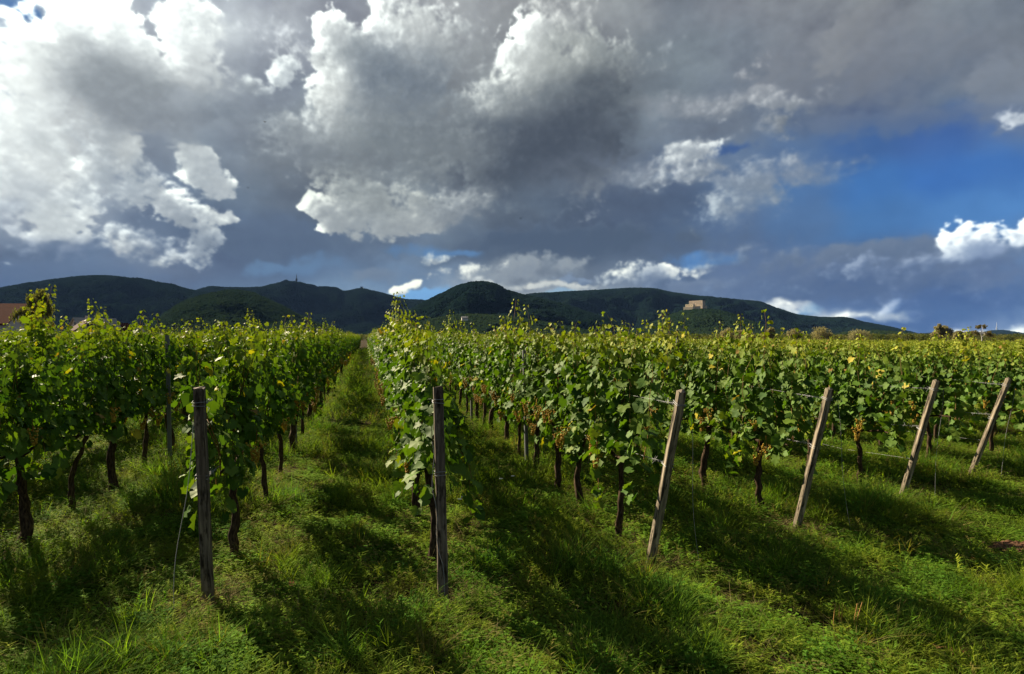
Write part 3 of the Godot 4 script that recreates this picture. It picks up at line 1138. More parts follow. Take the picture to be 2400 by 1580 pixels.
# ------------------------------------------------------------------ posts, stakes, wires
func post_mesh(foot: Vector3, top: Vector3, half: float, r: RandomNumberGenerator) -> ArrayMesh:
	# a square weathered post with chamfered edges, slightly out of true, from below the ground to a rough top
	var s := Shape.new()
	var axis := (top - foot).normalized()
	var x := SIDE.slide(axis).normalized()
	var z := x.cross(axis).normalized()
	var ring := []
	var ch := half * 0.72
	for c in [Vector2(-ch, half), Vector2(ch, half), Vector2(half, ch), Vector2(half, -ch), Vector2(ch, -half), Vector2(-ch, -half), Vector2(-half, -ch), Vector2(-half, ch)]:
		ring.append(c)
	var length := top.distance_to(foot)
	var steps := 12
	var wob := []
	for k in steps + 1:
		wob.append(Vector2(rn(r, 0.0025), rn(r, 0.0025)))
	for side in 8:
		for k in steps:
			var pts := []
			for c in [[side, k], [side, k + 1], [(side + 1) % 8, k + 1], [(side + 1) % 8, k]]:
				var t: float = float(c[1]) / steps
				var o: Vector2 = ring[c[0]] * lerpf(1.05, 0.96, t) + wob[c[1]]
				var lift := 0.0
				if c[1] == steps:
					lift = 0.006 * sin(c[0] * 2.1)
				pts.append(foot + axis * (t * length + lift) + x * o.x + z * o.y)
			var at: int = s.v.size()
			var nn: Vector3 = (pts[1] - pts[0]).cross(pts[3] - pts[0]).normalized()
			var mid: Vector3 = (pts[0] + pts[2]) / 2.0 - (foot + axis * ((k + 0.5) / steps * length))
			var flip := nn.dot(mid) < 0.0
			if flip:
				nn = -nn
			for q in 4:
				s.v.append(pts[q])
				s.n.append(nn)
				s.c.append(Color.WHITE)
			var u0 := side / 8.0
			var u1 := (side + 1) / 8.0
			var v0 := float(k) / steps
			var v1 := float(k + 1) / steps
			s.t.append_array(PackedVector2Array([Vector2(u0, v0), Vector2(u0, v1), Vector2(u1, v1), Vector2(u1, v0)]))
			if flip:
				s.i.append_array(PackedInt32Array([at, at + 1, at + 2, at, at + 2, at + 3]))
			else:
				s.i.append_array(PackedInt32Array([at, at + 2, at + 1, at, at + 3, at + 2]))
	for side in range(1, 7):
		var a: Vector3 = foot + axis * length + x * ring[0].x * 0.96 + z * ring[0].y * 0.96
		var b: Vector3 = foot + axis * (length + 0.006 * sin(side * 2.1)) + x * ring[side].x * 0.96 + z * ring[side].y * 0.96
		var c: Vector3 = foot + axis * (length + 0.006 * sin((side + 1) * 2.1)) + x * ring[side + 1].x * 0.96 + z * ring[side + 1].y * 0.96
		var nn2 := -(b - a).cross(c - a).normalized()
		if nn2.dot(axis) < 0.0:
			s.tri(a, c, b)
		else:
			s.tri(a, b, c)
	return s.mesh()

func wire_path(pts: Array, rad: float, col := Color.WHITE) -> ArrayMesh:
	var s := Shape.new()
	var p := PackedVector3Array(pts)
	var rr := PackedFloat32Array()
	rr.resize(p.size())
	rr.fill(rad)
	s.tube(p, rr, 4, col)
	return s.mesh()

func end_post(foot: Vector3, top: Vector3, half: float, label: String, sd: int, wood: Material) -> Node3D:
	var t := thing("end_post", foot)
	var r := rng(sd)
	var tip := top - foot
	put("post", post_mesh(Vector3(0, -0.25, 0) - tip * 0.12 * Vector3(1, 0, 1), tip, half, r), wood, t)
	# wire wound round it below the top and lower down
	var axis := tip.normalized()
	var x := SIDE.slide(axis).normalized()
	var z := x.cross(axis).normalized()
	for h in [0.93, 0.60]:
		for turn in 2:
			var pts := []
			var g := half * 1.02 + 0.003
			for c in [Vector2(-g, g), Vector2(g, g), Vector2(g, -g), Vector2(-g, -g), Vector2(-g, g)]:
				pts.append(tip * (h + 0.012 * turn + rn(r, 0.006)) + x * c.x + z * c.y)
			put("wire_loop", wire_path(pts, 0.0022), mats.wire, t)
	tag(t, label, "post", "wooden end posts of the vine rows")
	return t

var post_feet := []

func build_posts() -> void:
	var h := EYE
	var spec := [
		[Vector2(-1.128, 2.30), Vector2(-1.097, 2.168), 0.822, 0.033, "dark square end post at the left, stained below its top, with a wire ring"],
		[Vector2(-0.2548, 2.309), Vector2(-0.277, 2.309), 0.8137, 0.033, "dark upright square end post with a loose wire hanging down its front"],
		[Vector2(0.615, 2.787), Vector2(0.684, 2.493), 0.7816, 0.030, "leaning end post with a bright sunlit left face, third from the left"],
		[Vector2(1.525, 3.341), Vector2(1.585, 3.086), 0.7425, 0.030, "leaning end post with dappled shade on its foot, fourth from the left"],
		[Vector2(2.538, 4.048), Vector2(2.599, 3.788), 0.7335, 0.030, "long leaning end post with its foot hidden in grass, fifth from the left"],
		[Vector2(3.576, 4.845), Vector2(3.648, 4.54), 0.6963, 0.030, "leaning end post with leaf shadows across it, nearest the right edge"],
	]
	var tops := []
	for k in 6:
		var q: Array = spec[k]
		var foot := Vector3(q[0].x * h, 0, -q[0].y * h)
		foot.y = ground_at(foot.x, foot.z)
		var top := Vector3(q[1].x * h, q[2] * h, -q[1].y * h)
		tops.append(top)
		post_feet.append(foot)
		end_post(foot, top, q[3], q[4], 60 + k, mats.post_shaded if k < 2 else mats.post)
	# anchor wires from the post heads to the ground
	var anchors := [[0, Vector2(-1.18, 2.15), "slack wire from the left post head down to the grass"], [2, Vector2(0.835, 2.76), "thin anchor wire hanging right of the third post"], [3, Vector2(1.81, 3.3), "thin anchor wire hanging right of the fourth post"], [4, Vector2(2.71, 3.97), "thin anchor wire hanging right of the fifth post"], [5, Vector2(3.75, 4.75), "thin anchor wire hanging right of the last post"]]
	for q in anchors:
		var top: Vector3 = tops[q[0]]
		var foot := Vector3(q[1].x * h, 0, -q[1].y * h)
		foot.y = ground_at(foot.x, foot.z) - 0.03
		var from := top + Vector3(0.05, -0.10, 0.03)
		if q[0] == 0:
			from = top + Vector3(0.0, -0.22, 0.06)
		var pts := []
		for k in 13:
			var t := k / 12.0
			pts.append(from.lerp(foot, t) + Vector3(0.012 * sin(t * 7.0) - 0.04 * t * (1.0 - t), 0, 0.01 * sin(t * 9.0 + 1.0)))
		var o := put("anchor_wire", wire_path(pts, 0.0022), mats.wire, self)
		tag(o, q[2], "wire", "anchor wires of the end posts")
	# the loose wire on the upright post
	var pt: Vector3 = tops[1]
	var loose := []
	for k in 12:
		var t := k / 11.0
		loose.append(pt + Vector3(lerpf(-0.03, 0.085, t * t) + 0.012 * sin(k * 1.7), -0.36 - 1.12 * t, 0.044 + 0.02 * t))
	var lo := put("loose_wire", wire_path(loose, 0.002), mats.wire, self)
	tag(lo, "bright loose wire dangling down the front of the upright post", "wire")
	# wires of the trellis
	var r := rng(77)
	var which := ["left post", "upright post", "third post", "fourth post", "fifth post", "last post"]
	for k in 6:
		var w: Dictionary = rows[k + 3]
		var top: Vector3 = tops[k]
		var foot := Vector3(spec[k][0].x * h, 0, -spec[k][0].y * h)
		var heights := [[0.93, 1.33, "top wire"], [0.60, 0.82, "fruit wire"], [0.30, 0.46, "low wire"]]
		for q in heights.size():
			var from: Vector3 = foot.lerp(top, heights[q][0])
			var pts := [from]
			for sgm in 36:
				var a: float = w.a + 0.9 + sgm * 0.95
				pts.append(in_row(w.p, a, heights[q][1] - 0.012 * sin(PI * fposmod(sgm / 5.0, 1.0)) + rn(r, 0.006)) + SIDE * rn(r, 0.02))
			if q == 2 and k < 4:
				continue
			var o := put("trellis_wire", wire_path(pts, 0.0012), mats.wire, self)
			tag(o, "%s of the row running back from the %s" % [heights[q][2], which[k]], "wire", "trellis wires")
			if q < 2:
				# the end twisted back round itself
				var tw := put("wire_twist", twist(from, pts[1], r), mats.wire, o)
	# steel stakes along the rows
	var stakes := [[-2.72, 8.15, 1.72, 0.20, "tall grey steel stake standing in the row at the left edge"], [2.232, 8.75, 1.62, -0.02, "thin steel stake beside a trunk in the row of the third post"], [6.12, 12.4, 2.02, 0.0, "pale steel stake top poking out of the row of the fifth post"], [2.232, 13.4, 1.72, 0.0, "steel stake further back in the row of the third post"], [0.51, 9.2, 1.68, 0.0, "steel stake in the row behind the upright post"], [-1.024, 9.3, 1.68, 0.0, "steel stake in the row behind the left post"], [4.055, 11.2, 1.7, 0.0, "steel stake in the row of the fourth post"], [8.27, 14.4, 1.7, 0.0, "steel stake in the row of the last post"]]
	for q in stakes:
		var at: Vector3 = in_row(q[0], along(q[0], q[1])) + SIDE * q[3]
		var t := thing("steel_stake", at)
		var s := Shape.new()
		s.box(Vector3(-0.024, -0.2, -0.003), Vector3(0.024, q[2], 0.003))
		s.box(Vector3(-0.024, -0.2, 0.0032), Vector3(-0.018, q[2], 0.026))
		s.box(Vector3(0.018, -0.2, 0.0032), Vector3(0.024, q[2], 0.026))
		var m := put("profile", s.mesh(), mats.steel, t)
		m.rotation_degrees = Vector3(rn(r, 1.0), 20, 1.2)
		for k in 5:
			var hk := Shape.new()
			var y: float = q[2] - 0.08 - k * 0.24
			hk.box(Vector3(0.0242, y, 0.004), Vector3(0.032, y + 0.03, 0.012))
			put("hook", hk.mesh(), mats.steel, m)
		tag(t, q[4], "stake", "steel stakes in the rows")

func twist(from: Vector3, to: Vector3, r: RandomNumberGenerator) -> ArrayMesh:
	var s := Shape.new()
	var dir := (to - from).normalized()
	var x := dir.cross(Vector3.UP).normalized()
	var y := x.cross(dir)
	for strand in 3:
		var p := PackedVector3Array()
		var rr := PackedFloat32Array()
		var reach := r.randf_range(0.28, 0.42)
		for k in 60:
			var t := k / 59.0
			var a := t * TAU * 9.0 + strand * 2.1
			var wide := 0.006 + 0.004 * sin(t * 5.0 + strand)
			p.append(from + dir * (0.03 + t * reach) + x * cos(a) * wide + y * (sin(a) * wide - 0.004))
			rr.append(0.0011)
		s.tube(p, rr, 3)
	for k in 6:
		var a := from + dir * r.randf_range(0.05, 0.3)
		var e := a + Vector3(rn(r), rn(r, 0.7), rn(r)).normalized() * r.randf_range(0.03, 0.06)
		s.tube(PackedVector3Array([a, a.lerp(e, 0.5) + Vector3(0, 0.005, 0), e]), PackedFloat32Array([0.0015, 0.0015, 0.0015]), 3)
	return s.mesh()

# ------------------------------------------------------------------ grass and herbs
func blade(s: Shape, r: RandomNumberGenerator, at: Vector3, tall: float, wide: float, lean: float, bend: float, col: Color) -> void:
	var a := r.randf() * TAU
	var out := Vector3(cos(a), 0, sin(a))
	var side := Vector3(-sin(a), 0, cos(a)).rotated(Vector3.UP, rn(r, 0.7))
	var base := s.v.size()
	var steps := 4
	for k in steps:
		var t := float(k) / steps
		var c := at + out * (lean * t + bend * t * t) * tall + Vector3(0, (t - bend * 0.45 * t * t) * tall, 0)
		var w := side * wide * (1.0 - t * 0.75)
		var tang := (out * (lean + 2.0 * bend * t) + Vector3(0, 1.0 - bend * 0.9 * t, 0)).normalized()
		var n := side.cross(tang).normalized()
		s.v.append_array(PackedVector3Array([c - w, c + w]))
		s.n.append_array(PackedVector3Array([(n - side * 0.35).normalized(), (n + side * 0.35).normalized()]))
		s.c.append_array(PackedColorArray([col, col]))
		s.t.append_array(PackedVector2Array([Vector2(0, t), Vector2(1, t)]))
	s.v.append(at + out * (lean + bend) * tall + Vector3(0, (1.0 - bend * 0.45) * tall, 0))
	s.n.append((side.cross((out * (lean + 2.0 * bend) + Vector3(0, 1.0 - bend * 0.9, 0)).normalized())).normalized())
	s.c.append(col)
	s.t.append(Vector2(0.5, 1))
	# n = side x tangent; the front shows c-w, c+w, next anticlockwise or clockwise as needed
	for k in steps - 1:
		var q := base + k * 2
		s.i.append_array(PackedInt32Array([q, q + 2, q + 1, q + 1, q + 2, q + 3]))
	var e := base + (steps - 1) * 2
	s.i.append_array(PackedInt32Array([e, e + 2, e + 1]))

func grass_kind(kind: int, sd: int) -> ArrayMesh:
	var s := Shape.new()
	var r := rng(sd)
	if kind == 0:      # dense short turf
		for k in 26:
			var p := Vector3(rn(r, 0.09), -0.015, rn(r, 0.09))
			blade(s, r, p, r.randf_range(0.05, 0.13), r.randf_range(0.0016, 0.0032), r.randf_range(0.1, 0.7), r.randf_range(0.0, 0.7), Color.WHITE * r.randf_range(0.45, 1.3))
	elif kind == 1:    # a tuft of long blades
		for k in 30:
			var p := Vector3(rn(r, 0.035), -0.02, rn(r, 0.035))
			blade(s, r, p, r.randf_range(0.14, 0.32), r.randf_range(0.0018, 0.0034), r.randf_range(0.1, 0.6), r.randf_range(0.1, 0.9), Color.WHITE * r.randf_range(0.5, 1.35))
	elif kind == 2:    # clover and low herbs
		for k in 40:
			var p := Vector3(rn(r, 0.10), -0.01, rn(r, 0.10))
			var top := p + Vector3(rn(r, 0.03), r.randf_range(0.04, 0.11), rn(r, 0.03))
			var col := Color(0.85, 1.0, 0.85) * r.randf_range(0.7, 1.2)
			blade(s, r, p, top.y - p.y, 0.0008, 0.1, 0.1, col)
			var turn := r.randf() * TAU
			var up := Vector3(rn(r, 0.4), 1.0, rn(r, 0.4)).normalized()
			var size := r.randf_range(0.004, 0.008)
			for q in 3:
				var a := turn + q * TAU / 3.0
				var d := Vector3(cos(a), 0, sin(a)).slide(up).normalized()
				var e := up.cross(d)
				var m := top + d * size * 1.05 + up * 0.002
				var base := s.v.size()
				for w in 6:
					var b := TAU * w / 6.0
					s.v.append(m + (d * cos(b) + e * sin(b) * 0.85) * size)
					s.n.append(up)
					s.c.append(col)
					s.t.append(Vector2.ZERO)
				for w in range(1, 5):
					s.i.append_array(PackedInt32Array([base, base + w + 1, base + w]))
	elif kind == 3:    # upright weeds with narrow leaves up a stem
		for k in 5:
			var p := Vector3(rn(r, 0.09), -0.02, rn(r, 0.09))
			var tall := r.randf_range(0.12, 0.30)
			var col := Color(0.95, 1.0, 0.8) * r.randf_range(0.8, 1.2)
			var dir := Vector3(rn(r, 0.2), 1, rn(r, 0.2)).normalized()
			s.tube(PackedVector3Array([p, p + dir * tall]), PackedFloat32Array([0.0016, 0.0008]), 3, col)
			for q in 14:
				var t := (q + 1.0) / 15.0
				var from := p + dir * tall * t
				blade(s, r, from, r.randf_range(0.02, 0.045) * (1.2 - t * 0.6), r.randf_range(0.003, 0.006), r.randf_range(0.9, 1.8), 0.3, col)
	elif kind == 4:    # dry straw
		for k in 12:
			var p := Vector3(rn(r, 0.12), -0.01, rn(r, 0.12))
			blade(s, r, p, r.randf_range(0.06, 0.24), r.randf_range(0.001, 0.0022), r.randf_range(0.4, 2.2), r.randf_range(0.1, 0.8), Color.WHITE * r.randf_range(0.7, 1.2))
	else:              # broad leaved rosettes
		for k in 9:
			var p := Vector3(rn(r, 0.02), 0.0, rn(r, 0.02))
			blade(s, r, p, r.randf_range(0.06, 0.13), r.randf_range(0.010, 0.018), r.randf_range(0.5, 1.3), r.randf_range(0.3, 0.9), Color.WHITE * r.randf_range(0.8, 1.15))
	return s.mesh()

func build_grass() -> void:
	var r := rng(404)
	var labels := ["short green turf between the vine rows", "long tufts of green grass", "low clover and herbs in the grass", "upright weeds growing in the grass", "dry straw lying in the grass", "broad leaved rosettes in the grass"]
	var called := ["grass", "grass_tufts", "clover", "weeds", "dry_straw", "rosette_plants"]
	var spots := [[], [], [], [], [], []]
	var bands := [[2.2, 4.6, 330.0, 1.0], [4.6, 7.5, 250.0, 1.1], [7.5, 12.0, 140.0, 1.3], [12.0, 20.0, 45.0, 1.7], [20.0, 36.0, 16.0, 2.4], [36.0, 80.0, 3.0, 3.6]]
	for b in bands:
		var wide: float = b[1] * 0.92 + 1.2
		var n := int((b[1] - b[0]) * wide * 2.0 * b[2])
		for k in n:
			var d := r.randf_range(b[0], b[1])
			var x := rn(r, wide)
			if absf(x) > d * 0.92 + 1.2:
				continue
			if b[0] >= 20.0 and (x > d * 0.05 or x < -d * 0.6):
				continue  # hidden behind the near rows
			var z := -d
			var lush := patch_noise.get_noise_2d(x, z)
			var fine := patch_noise.get_noise_2d(x * 2.7 + 50.0, z * 2.7)
			# under the vines the sward is thinner, weedier and drier
			var across := x * 0.9732 + d * 0.2301
			var strip := 9.0
			for w in rows:
				if d > w.a * 0.9732 + w.p * 0.2301 - 0.4:
					strip = minf(strip, absf(across - w.p))
			var under: float = clampf(1.0 - strip / 0.38, 0.0, 1.0)
			var pick := r.randf()
			var kind := 0
			if pick < 0.06 + maxf(lush, 0.0) * 0.75 - under * 0.1:
				kind = 1
			elif pick < 0.40 - lush * 0.1 + fine * 0.4:
				kind = 2
			elif pick < 0.47 + under * 0.12:
				kind = 3
			elif pick < 0.505 + under * 0.25:
				kind = 4
			elif pick < 0.54 + under * 0.27:
				kind = 5
			for f in post_feet:
				var gap := Vector2(x - f.x, z - f.z).length()
				if gap < 0.34 and r.randf() < 1.0 - gap * 2.2:
					under = 1.0
					pick = 0.8
					kind = 4 if r.randf() < 0.5 else (3 if r.randf() < 0.4 else 9)
			if kind == 9:
				continue  # bare soil round the feet of the posts
			var thin := fine * 0.7 + patch_noise.get_noise_2d(x * 6.0 - 30.0, z * 6.0) * 0.5 - under * 0.2
			if thin < -0.17 and kind < 3 and r.randf() < 0.85:
				continue  # thin and bare places
			var sc: float = b[3] * clampf(0.62 + lush * 0.6 + fine * 0.3 + rn(r, 0.24), 0.3, 1.3)
			# the strip under the vines is lower and weedier
			spots[kind].append([Vector3(x, ground_at(x, z), z), sc, b[3], lush, fine])
	var total := 0
	for kind in 6:
		var holder := thing(called[kind], Vector3.ZERO)
		tag(holder, labels[kind], "grass" if kind in [0, 1, 4] else "herbs", "", "stuff")
		for f in 3:
			var mine := []
			for q in range(f, spots[kind].size(), 3):
				mine.append(spots[kind][q])
			if mine.is_empty():
				continue
			var mm := MultiMesh.new()
			mm.transform_format = MultiMesh.TRANSFORM_3D
			mm.use_colors = true
			mm.mesh = grass_kind(kind, 500 + kind * 10 + f)
			mm.instance_count = mine.size()
			total += mine.size()
			for q in mine.size():
				var m: Array = mine[q]
				var tilt := Basis(Vector3(rn(r), 0, rn(r)).normalized(), rn(r, 0.16))
				var sc: float = m[1]
				mm.set_instance_transform(q, Transform3D(tilt * Basis(Vector3.UP, r.randf() * TAU).scaled(Vector3(m[2], sc, m[2])), m[0]))
				var g: float = clampf(0.5 + m[3] * 0.6 + rn(r, 0.3), 0.0, 1.0)
				var y: float = clampf(0.25 - m[4] * 0.6 + rn(r, 0.25), 0.0, 1.0)
				var col := Color(0.165, 0.280, 0.029).lerp(Color(0.098, 0.235, 0.038), g).lerp(Color(0.36, 0.39, 0.050), y) * r.randf_range(0.55, 1.25)
				if kind == 4:
					col = Color(0.30, 0.25, 0.12) * r.randf_range(0.6, 1.2)
				elif r.randf() < 0.08:
					col = Color(0.24, 0.22, 0.07)
				mm.set_instance_color(q, col)
			var o := MultiMeshInstance3D.new()
			o.name = "blades" if kind != 2 else "leaflets"
			o.multimesh = mm
			o.material_override = mats.blade
			o.set_meta("kind", "stuff")
			holder.add_child(o, true)
	print("grass copies: ", total)

func build_small_things() -> void:
	var r := rng(808)
	# orange stalks standing in the grass
	var at := place(1982, 1468, 1450.0 * EYE / (1468.0 - 790.0))
	at.y = ground_at(at.x, at.z)
	var st := thing("dry_stalks", at)
	for q in [[-0.075, 0.0, 0.02], [-0.05, 0.02, 0.0], [-0.02, -0.01, 0.01], [0.055, 0.0, 0.03], [0.085, -0.02, 0.05]]:
		var s := Shape.new()
		s.tube(PackedVector3Array([Vector3(q[0] * 0.9, -0.02, q[1]), Vector3(q[0], 0.09, q[1]), Vector3(q[0] + q[2] * 0.6, 0.19, q[1])]), PackedFloat32Array([0.0035, 0.0032, 0.0026]), 5, Color(0.36, 0.20, 0.07), 0.1, r)
		put("stalk", s.mesh(), mats.cane, st)
	tag(st, "clump of five orange brown stalks standing in the grass", "stalks")
	# reddish fallen leaves
	var reds := [[2196, 1482, "long reddish fallen leaf, left of the red leaves at lower right"], [2232, 1494, "middle fallen red brown leaf at lower right"], [2272, 1498, "broad fallen red brown leaf, right of the group at lower right"], [1705, 1464, "curled brown leaf lying in the clover"], [1820, 1268, "pale brown leaf below the fourth post"], [2295, 1290, "upright brown leaf in the grass at right"], [684, 1362, "orange brown upright leaf in the grass between left posts"]]
	for q in reds:
		var d: float = FAR_LENS * EYE / (q[1] - 790.0)
		var p := place(q[0], q[1], d * 0.97)
		p.y = ground_at(p.x, p.z) + 0.045
		var m := add_leaves([[Basis.from_euler(Vector3(-1.2 + rn(r, 0.4), r.randf() * TAU, rn(r, 0.5))) * 0.09, Vector3.ZERO, Color(0.30, 0.11, 0.06).lerp(Color(0.34, 0.2, 0.09), r.randf()), r.randi() % 6]])
		var o := put("fallen_leaf", m, mats.leaf, self)
		o.position = p
		tag(o, q[2], "leaf", "fallen leaves in the grass")
	# small white flowers
	var blooms := [[1075, 1170, "white flower right of the upright post"], [1083, 1163, "second white flower right of the upright post"], [1172, 1121, "white flower in the lane of the third row"], [1200, 1117, "right one of two white flowers in the third row lane"], [1052, 1052, "small white flower beside the upright post head"]]
	for q in blooms:
		var d: float = FAR_LENS * (EYE - 0.14) / (q[1] - 790.0)
		var p := place(q[0], q[1], d)
		var t := thing("white_flower", Vector3(p.x, ground_at(p.x, p.z), p.z))
		var s := Shape.new()
		s.tube(PackedVector3Array([Vector3.ZERO, Vector3(0.01, 0.14, 0.0)]), PackedFloat32Array([0.0018, 0.0014]), 4, Color(0.08, 0.14, 0.03))
		put("stem", s.mesh(), mats.cane, t)
		for k in 7:
			var f := Shape.new()
			var a := k * TAU / 7.0
			f.ball(Vector3(0.01 + cos(a) * 0.014, 0.146, sin(a) * 0.014), Vector3(0.011, 0.004, 0.011), 1, Color(0.75, 0.75, 0.72), 0.1, r)
			put("petal", f.mesh(), mats.cane, t)
		tag(t, q[2], "flower", "small white flowers")
	# a mound of bare reddish soil at the right edge
	var md := place(2385, 1262, FAR_LENS * EYE / (1262.0 - 790.0))
	var mo := Shape.new()
	for k in 150:
		var fx := rn(r) * r.randf()
		var fz := rn(r) * r.randf()
		mo.ball(Vector3(fx * 0.34, 0.07 * (1.0 - fx * fx) * (1.0 - fz * fz) + rn(r, 0.008), fz * 0.22), Vector3(r.randf_range(0.7, 1.4), r.randf_range(0.5, 1.0), r.randf_range(0.7, 1.4)) * r.randf_range(0.01, 0.03), 1, Color(0.15, 0.085, 0.055) * r.randf_range(0.5, 1.3), 0.3, r)
	var mound := put("soil_mound", mo.mesh(), mats.wood_far, self)
	mound.position = Vector3(md.x, ground_at(md.x, md.z), md.z)
	tag(mound, "small mound of reddish soil clods at the right edge", "soil")
	# a bird high up
	var b := thing("bird", place(621, 286, 60.0))
	var s2 := Shape.new()
	s2.ball(Vector3.ZERO, Vector3(0.05, 0.045, 0.11), 2, Color(0.03, 0.03, 0.03), 0.02, r)
	s2.ball(Vector3(0, 0.02, -0.12), Vector3(0.03, 0.03, 0.04), 1, Color(0.03, 0.03, 0.03), 0.02, r)
	s2.tri(Vector3(-0.02, 0, 0.08), Vector3(0.02, 0, 0.08), Vector3(0, 0, 0.2), Color(0.03, 0.03, 0.03))
	put("body", s2.mesh(), mats.cane, b)
	for sg in [-1.0, 1.0]:
		var wg := Shape.new()
		wg.ball(Vector3(sg * 0.11, 0.04, 0.0), Vector3(0.1, 0.012, 0.05), 1, Color(0.03, 0.03, 0.03), 0.05, r)
		put("wing", wg.mesh(), mats.cane, b)
	b.rotation_degrees = Vector3(10, 40, 0)
	tag(b, "tiny dark bird flying before the grey clouds", "bird")
# colours of the cloud sheet and the clear air behind it, every 5 degrees of azimuth (-40 to 40) and 3 of elevation (0 to 30)
const SHEET := [
	[Color8(92, 112, 146), Color8(92, 111, 145), Color8(98, 117, 148), Color8(111, 130, 158), Color8(122, 142, 167), Color8(130, 150, 175), Color8(142, 166, 195), Color8(157, 175, 197), Color8(174, 179, 185), Color8(167, 174, 182), Color8(154, 163, 177), Color8(130, 144, 169), Color8(122, 140, 170), Color8(114, 136, 171), Color8(108, 132, 173), Color8(116, 137, 177), Color8(134, 154, 186)],
	[Color8(89, 108, 142), Color8(88, 106, 138), Color8(90, 106, 137), Color8(95, 115, 144), Color8(105, 126, 154), Color8(118, 139, 165), Color8(127, 154, 185), Color8(145, 165, 189), Color8(169, 174, 181), Color8(158, 165, 174), Color8(140, 150, 165), Color8(113, 127, 152), Color8(107, 124, 156), Color8(95, 116, 154), Color8(76, 101, 145), Color8(66, 95, 145), Color8(78, 105, 152)],
	[Color8(103, 118, 143), Color8(97, 114, 142), Color8(104, 117, 141), Color8(94, 109, 136), Color8(91, 109, 138), Color8(98, 118, 147), Color8(108, 129, 158), Color8(114, 131, 155), Color8(116, 126, 141), Color8(111, 122, 139), Color8(104, 117, 138), Color8(95, 113, 143), Color8(92, 110, 144), Color8(87, 106, 142), Color8(85, 105, 142), Color8(97, 114, 147), Color8(99, 121, 158)],
	[Color8(183, 189, 199), Color8(155, 164, 179), Color8(109, 123, 146), Color8(93, 108, 133), Color8(93, 108, 132), Color8(104, 118, 139), Color8(110, 123, 143), Color8(103, 116, 135), Color8(87, 99, 118), Color8(84, 97, 119), Color8(84, 98, 123), Color8(87, 105, 134), Color8(86, 106, 140), Color8(81, 110, 152), Color8(75, 118, 172), Color8(80, 127, 186), Color8(84, 133, 194)],
	[Color8(246, 246, 243), Color8(198, 201, 205), Color8(118, 130, 151), Color8(103, 116, 136), Color8(109, 119, 134), Color8(122, 129, 139), Color8(122, 130, 141), Color8(111, 119, 132), Color8(90, 100, 116), Color8(87, 99, 118), Color8(87, 100, 123), Color8(89, 105, 131), Color8(88, 110, 145), Color8(80, 113, 160), Color8(65, 110, 171), Color8(63, 109, 177), Color8(67, 112, 178)],
	[Color8(247, 247, 246), Color8(196, 198, 200), Color8(132, 140, 154), Color8(119, 127, 141), Color8(125, 131, 140), Color8(129, 133, 139), Color8(120, 126, 134), Color8(103, 110, 121), Color8(82, 90, 103), Color8(98, 105, 119), Color8(105, 114, 131), Color8(101, 116, 142), Color8(99, 118, 149), Color8(87, 112, 152), Color8(67, 101, 156), Color8(68, 101, 161), Color8(109, 127, 160)],
	[Color8(232, 233, 232), Color8(176, 177, 180), Color8(151, 155, 164), Color8(131, 137, 149), Color8(130, 136, 146), Color8(140, 145, 150), Color8(138, 143, 148), Color8(121, 127, 135), Color8(95, 103, 115), Color8(94, 102, 114), Color8(100, 108, 121), Color8(120, 129, 144), Color8(116, 125, 141), Color8(103, 116, 140), Color8(95, 110, 141), Color8(107, 120, 142), Color8(130, 135, 146)],
	[Color8(174, 184, 199), Color8(191, 192, 194), Color8(183, 185, 190), Color8(153, 157, 167), Color8(134, 140, 153), Color8(132, 140, 152), Color8(143, 148, 154), Color8(140, 144, 149), Color8(126, 131, 139), Color8(113, 119, 126), Color8(110, 116, 124), Color8(116, 124, 135), Color8(116, 124, 138), Color8(118, 124, 137), Color8(122, 125, 137), Color8(115, 123, 138), Color8(114, 120, 132)],
	[Color8(85, 112, 152), Color8(205, 209, 214), Color8(175, 179, 188), Color8(177, 180, 188), Color8(161, 164, 174), Color8(150, 154, 165), Color8(156, 160, 165), Color8(154, 157, 161), Color8(146, 148, 153), Color8(138, 141, 146), Color8(131, 135, 141), Color8(116, 123, 133), Color8(117, 123, 135), Color8(125, 128, 138), Color8(133, 135, 143), Color8(122, 127, 137), Color8(104, 110, 124)],
	[Color8(85, 112, 152), Color8(205, 209, 215), Color8(154, 158, 173), Color8(168, 171, 181), Color8(170, 172, 180), Color8(150, 152, 162), Color8(171, 173, 178), Color8(167, 168, 172), Color8(149, 150, 154), Color8(150, 151, 155), Color8(141, 143, 149), Color8(117, 122, 133), Color8(122, 124, 134), Color8(131, 133, 141), Color8(137, 140, 146), Color8(122, 128, 137), Color8(104, 110, 124)],
	[Color8(85, 112, 152), Color8(205, 209, 215), Color8(154, 158, 173), Color8(168, 171, 181), Color8(171, 173, 180), Color8(148, 149, 160), Color8(177, 178, 183), Color8(175, 174, 177), Color8(148, 147, 152), Color8(151, 150, 154), Color8(142, 142, 148), Color8(117, 122, 132), Color8(122, 124, 134), Color8(131, 133, 141), Color8(137, 140, 146), Color8(122, 128, 137), Color8(104, 110, 124)],
]
# clouds: azimuth, elevation, half width, half height, turn (degrees), lit colour, shaded colour, softness, roughness of the edge, cover
var clouds_all := []

func cloud(az: float, el: float, wide: float, tall: float, turn: float, lit: Color, shaded: Color, soft: float, rough: float, cover: float) -> void:
	clouds_all.append([az, el, wide, tall, cos(deg_to_rad(turn)), sin(deg_to_rad(turn)), lit, shaded, soft, rough, cover])

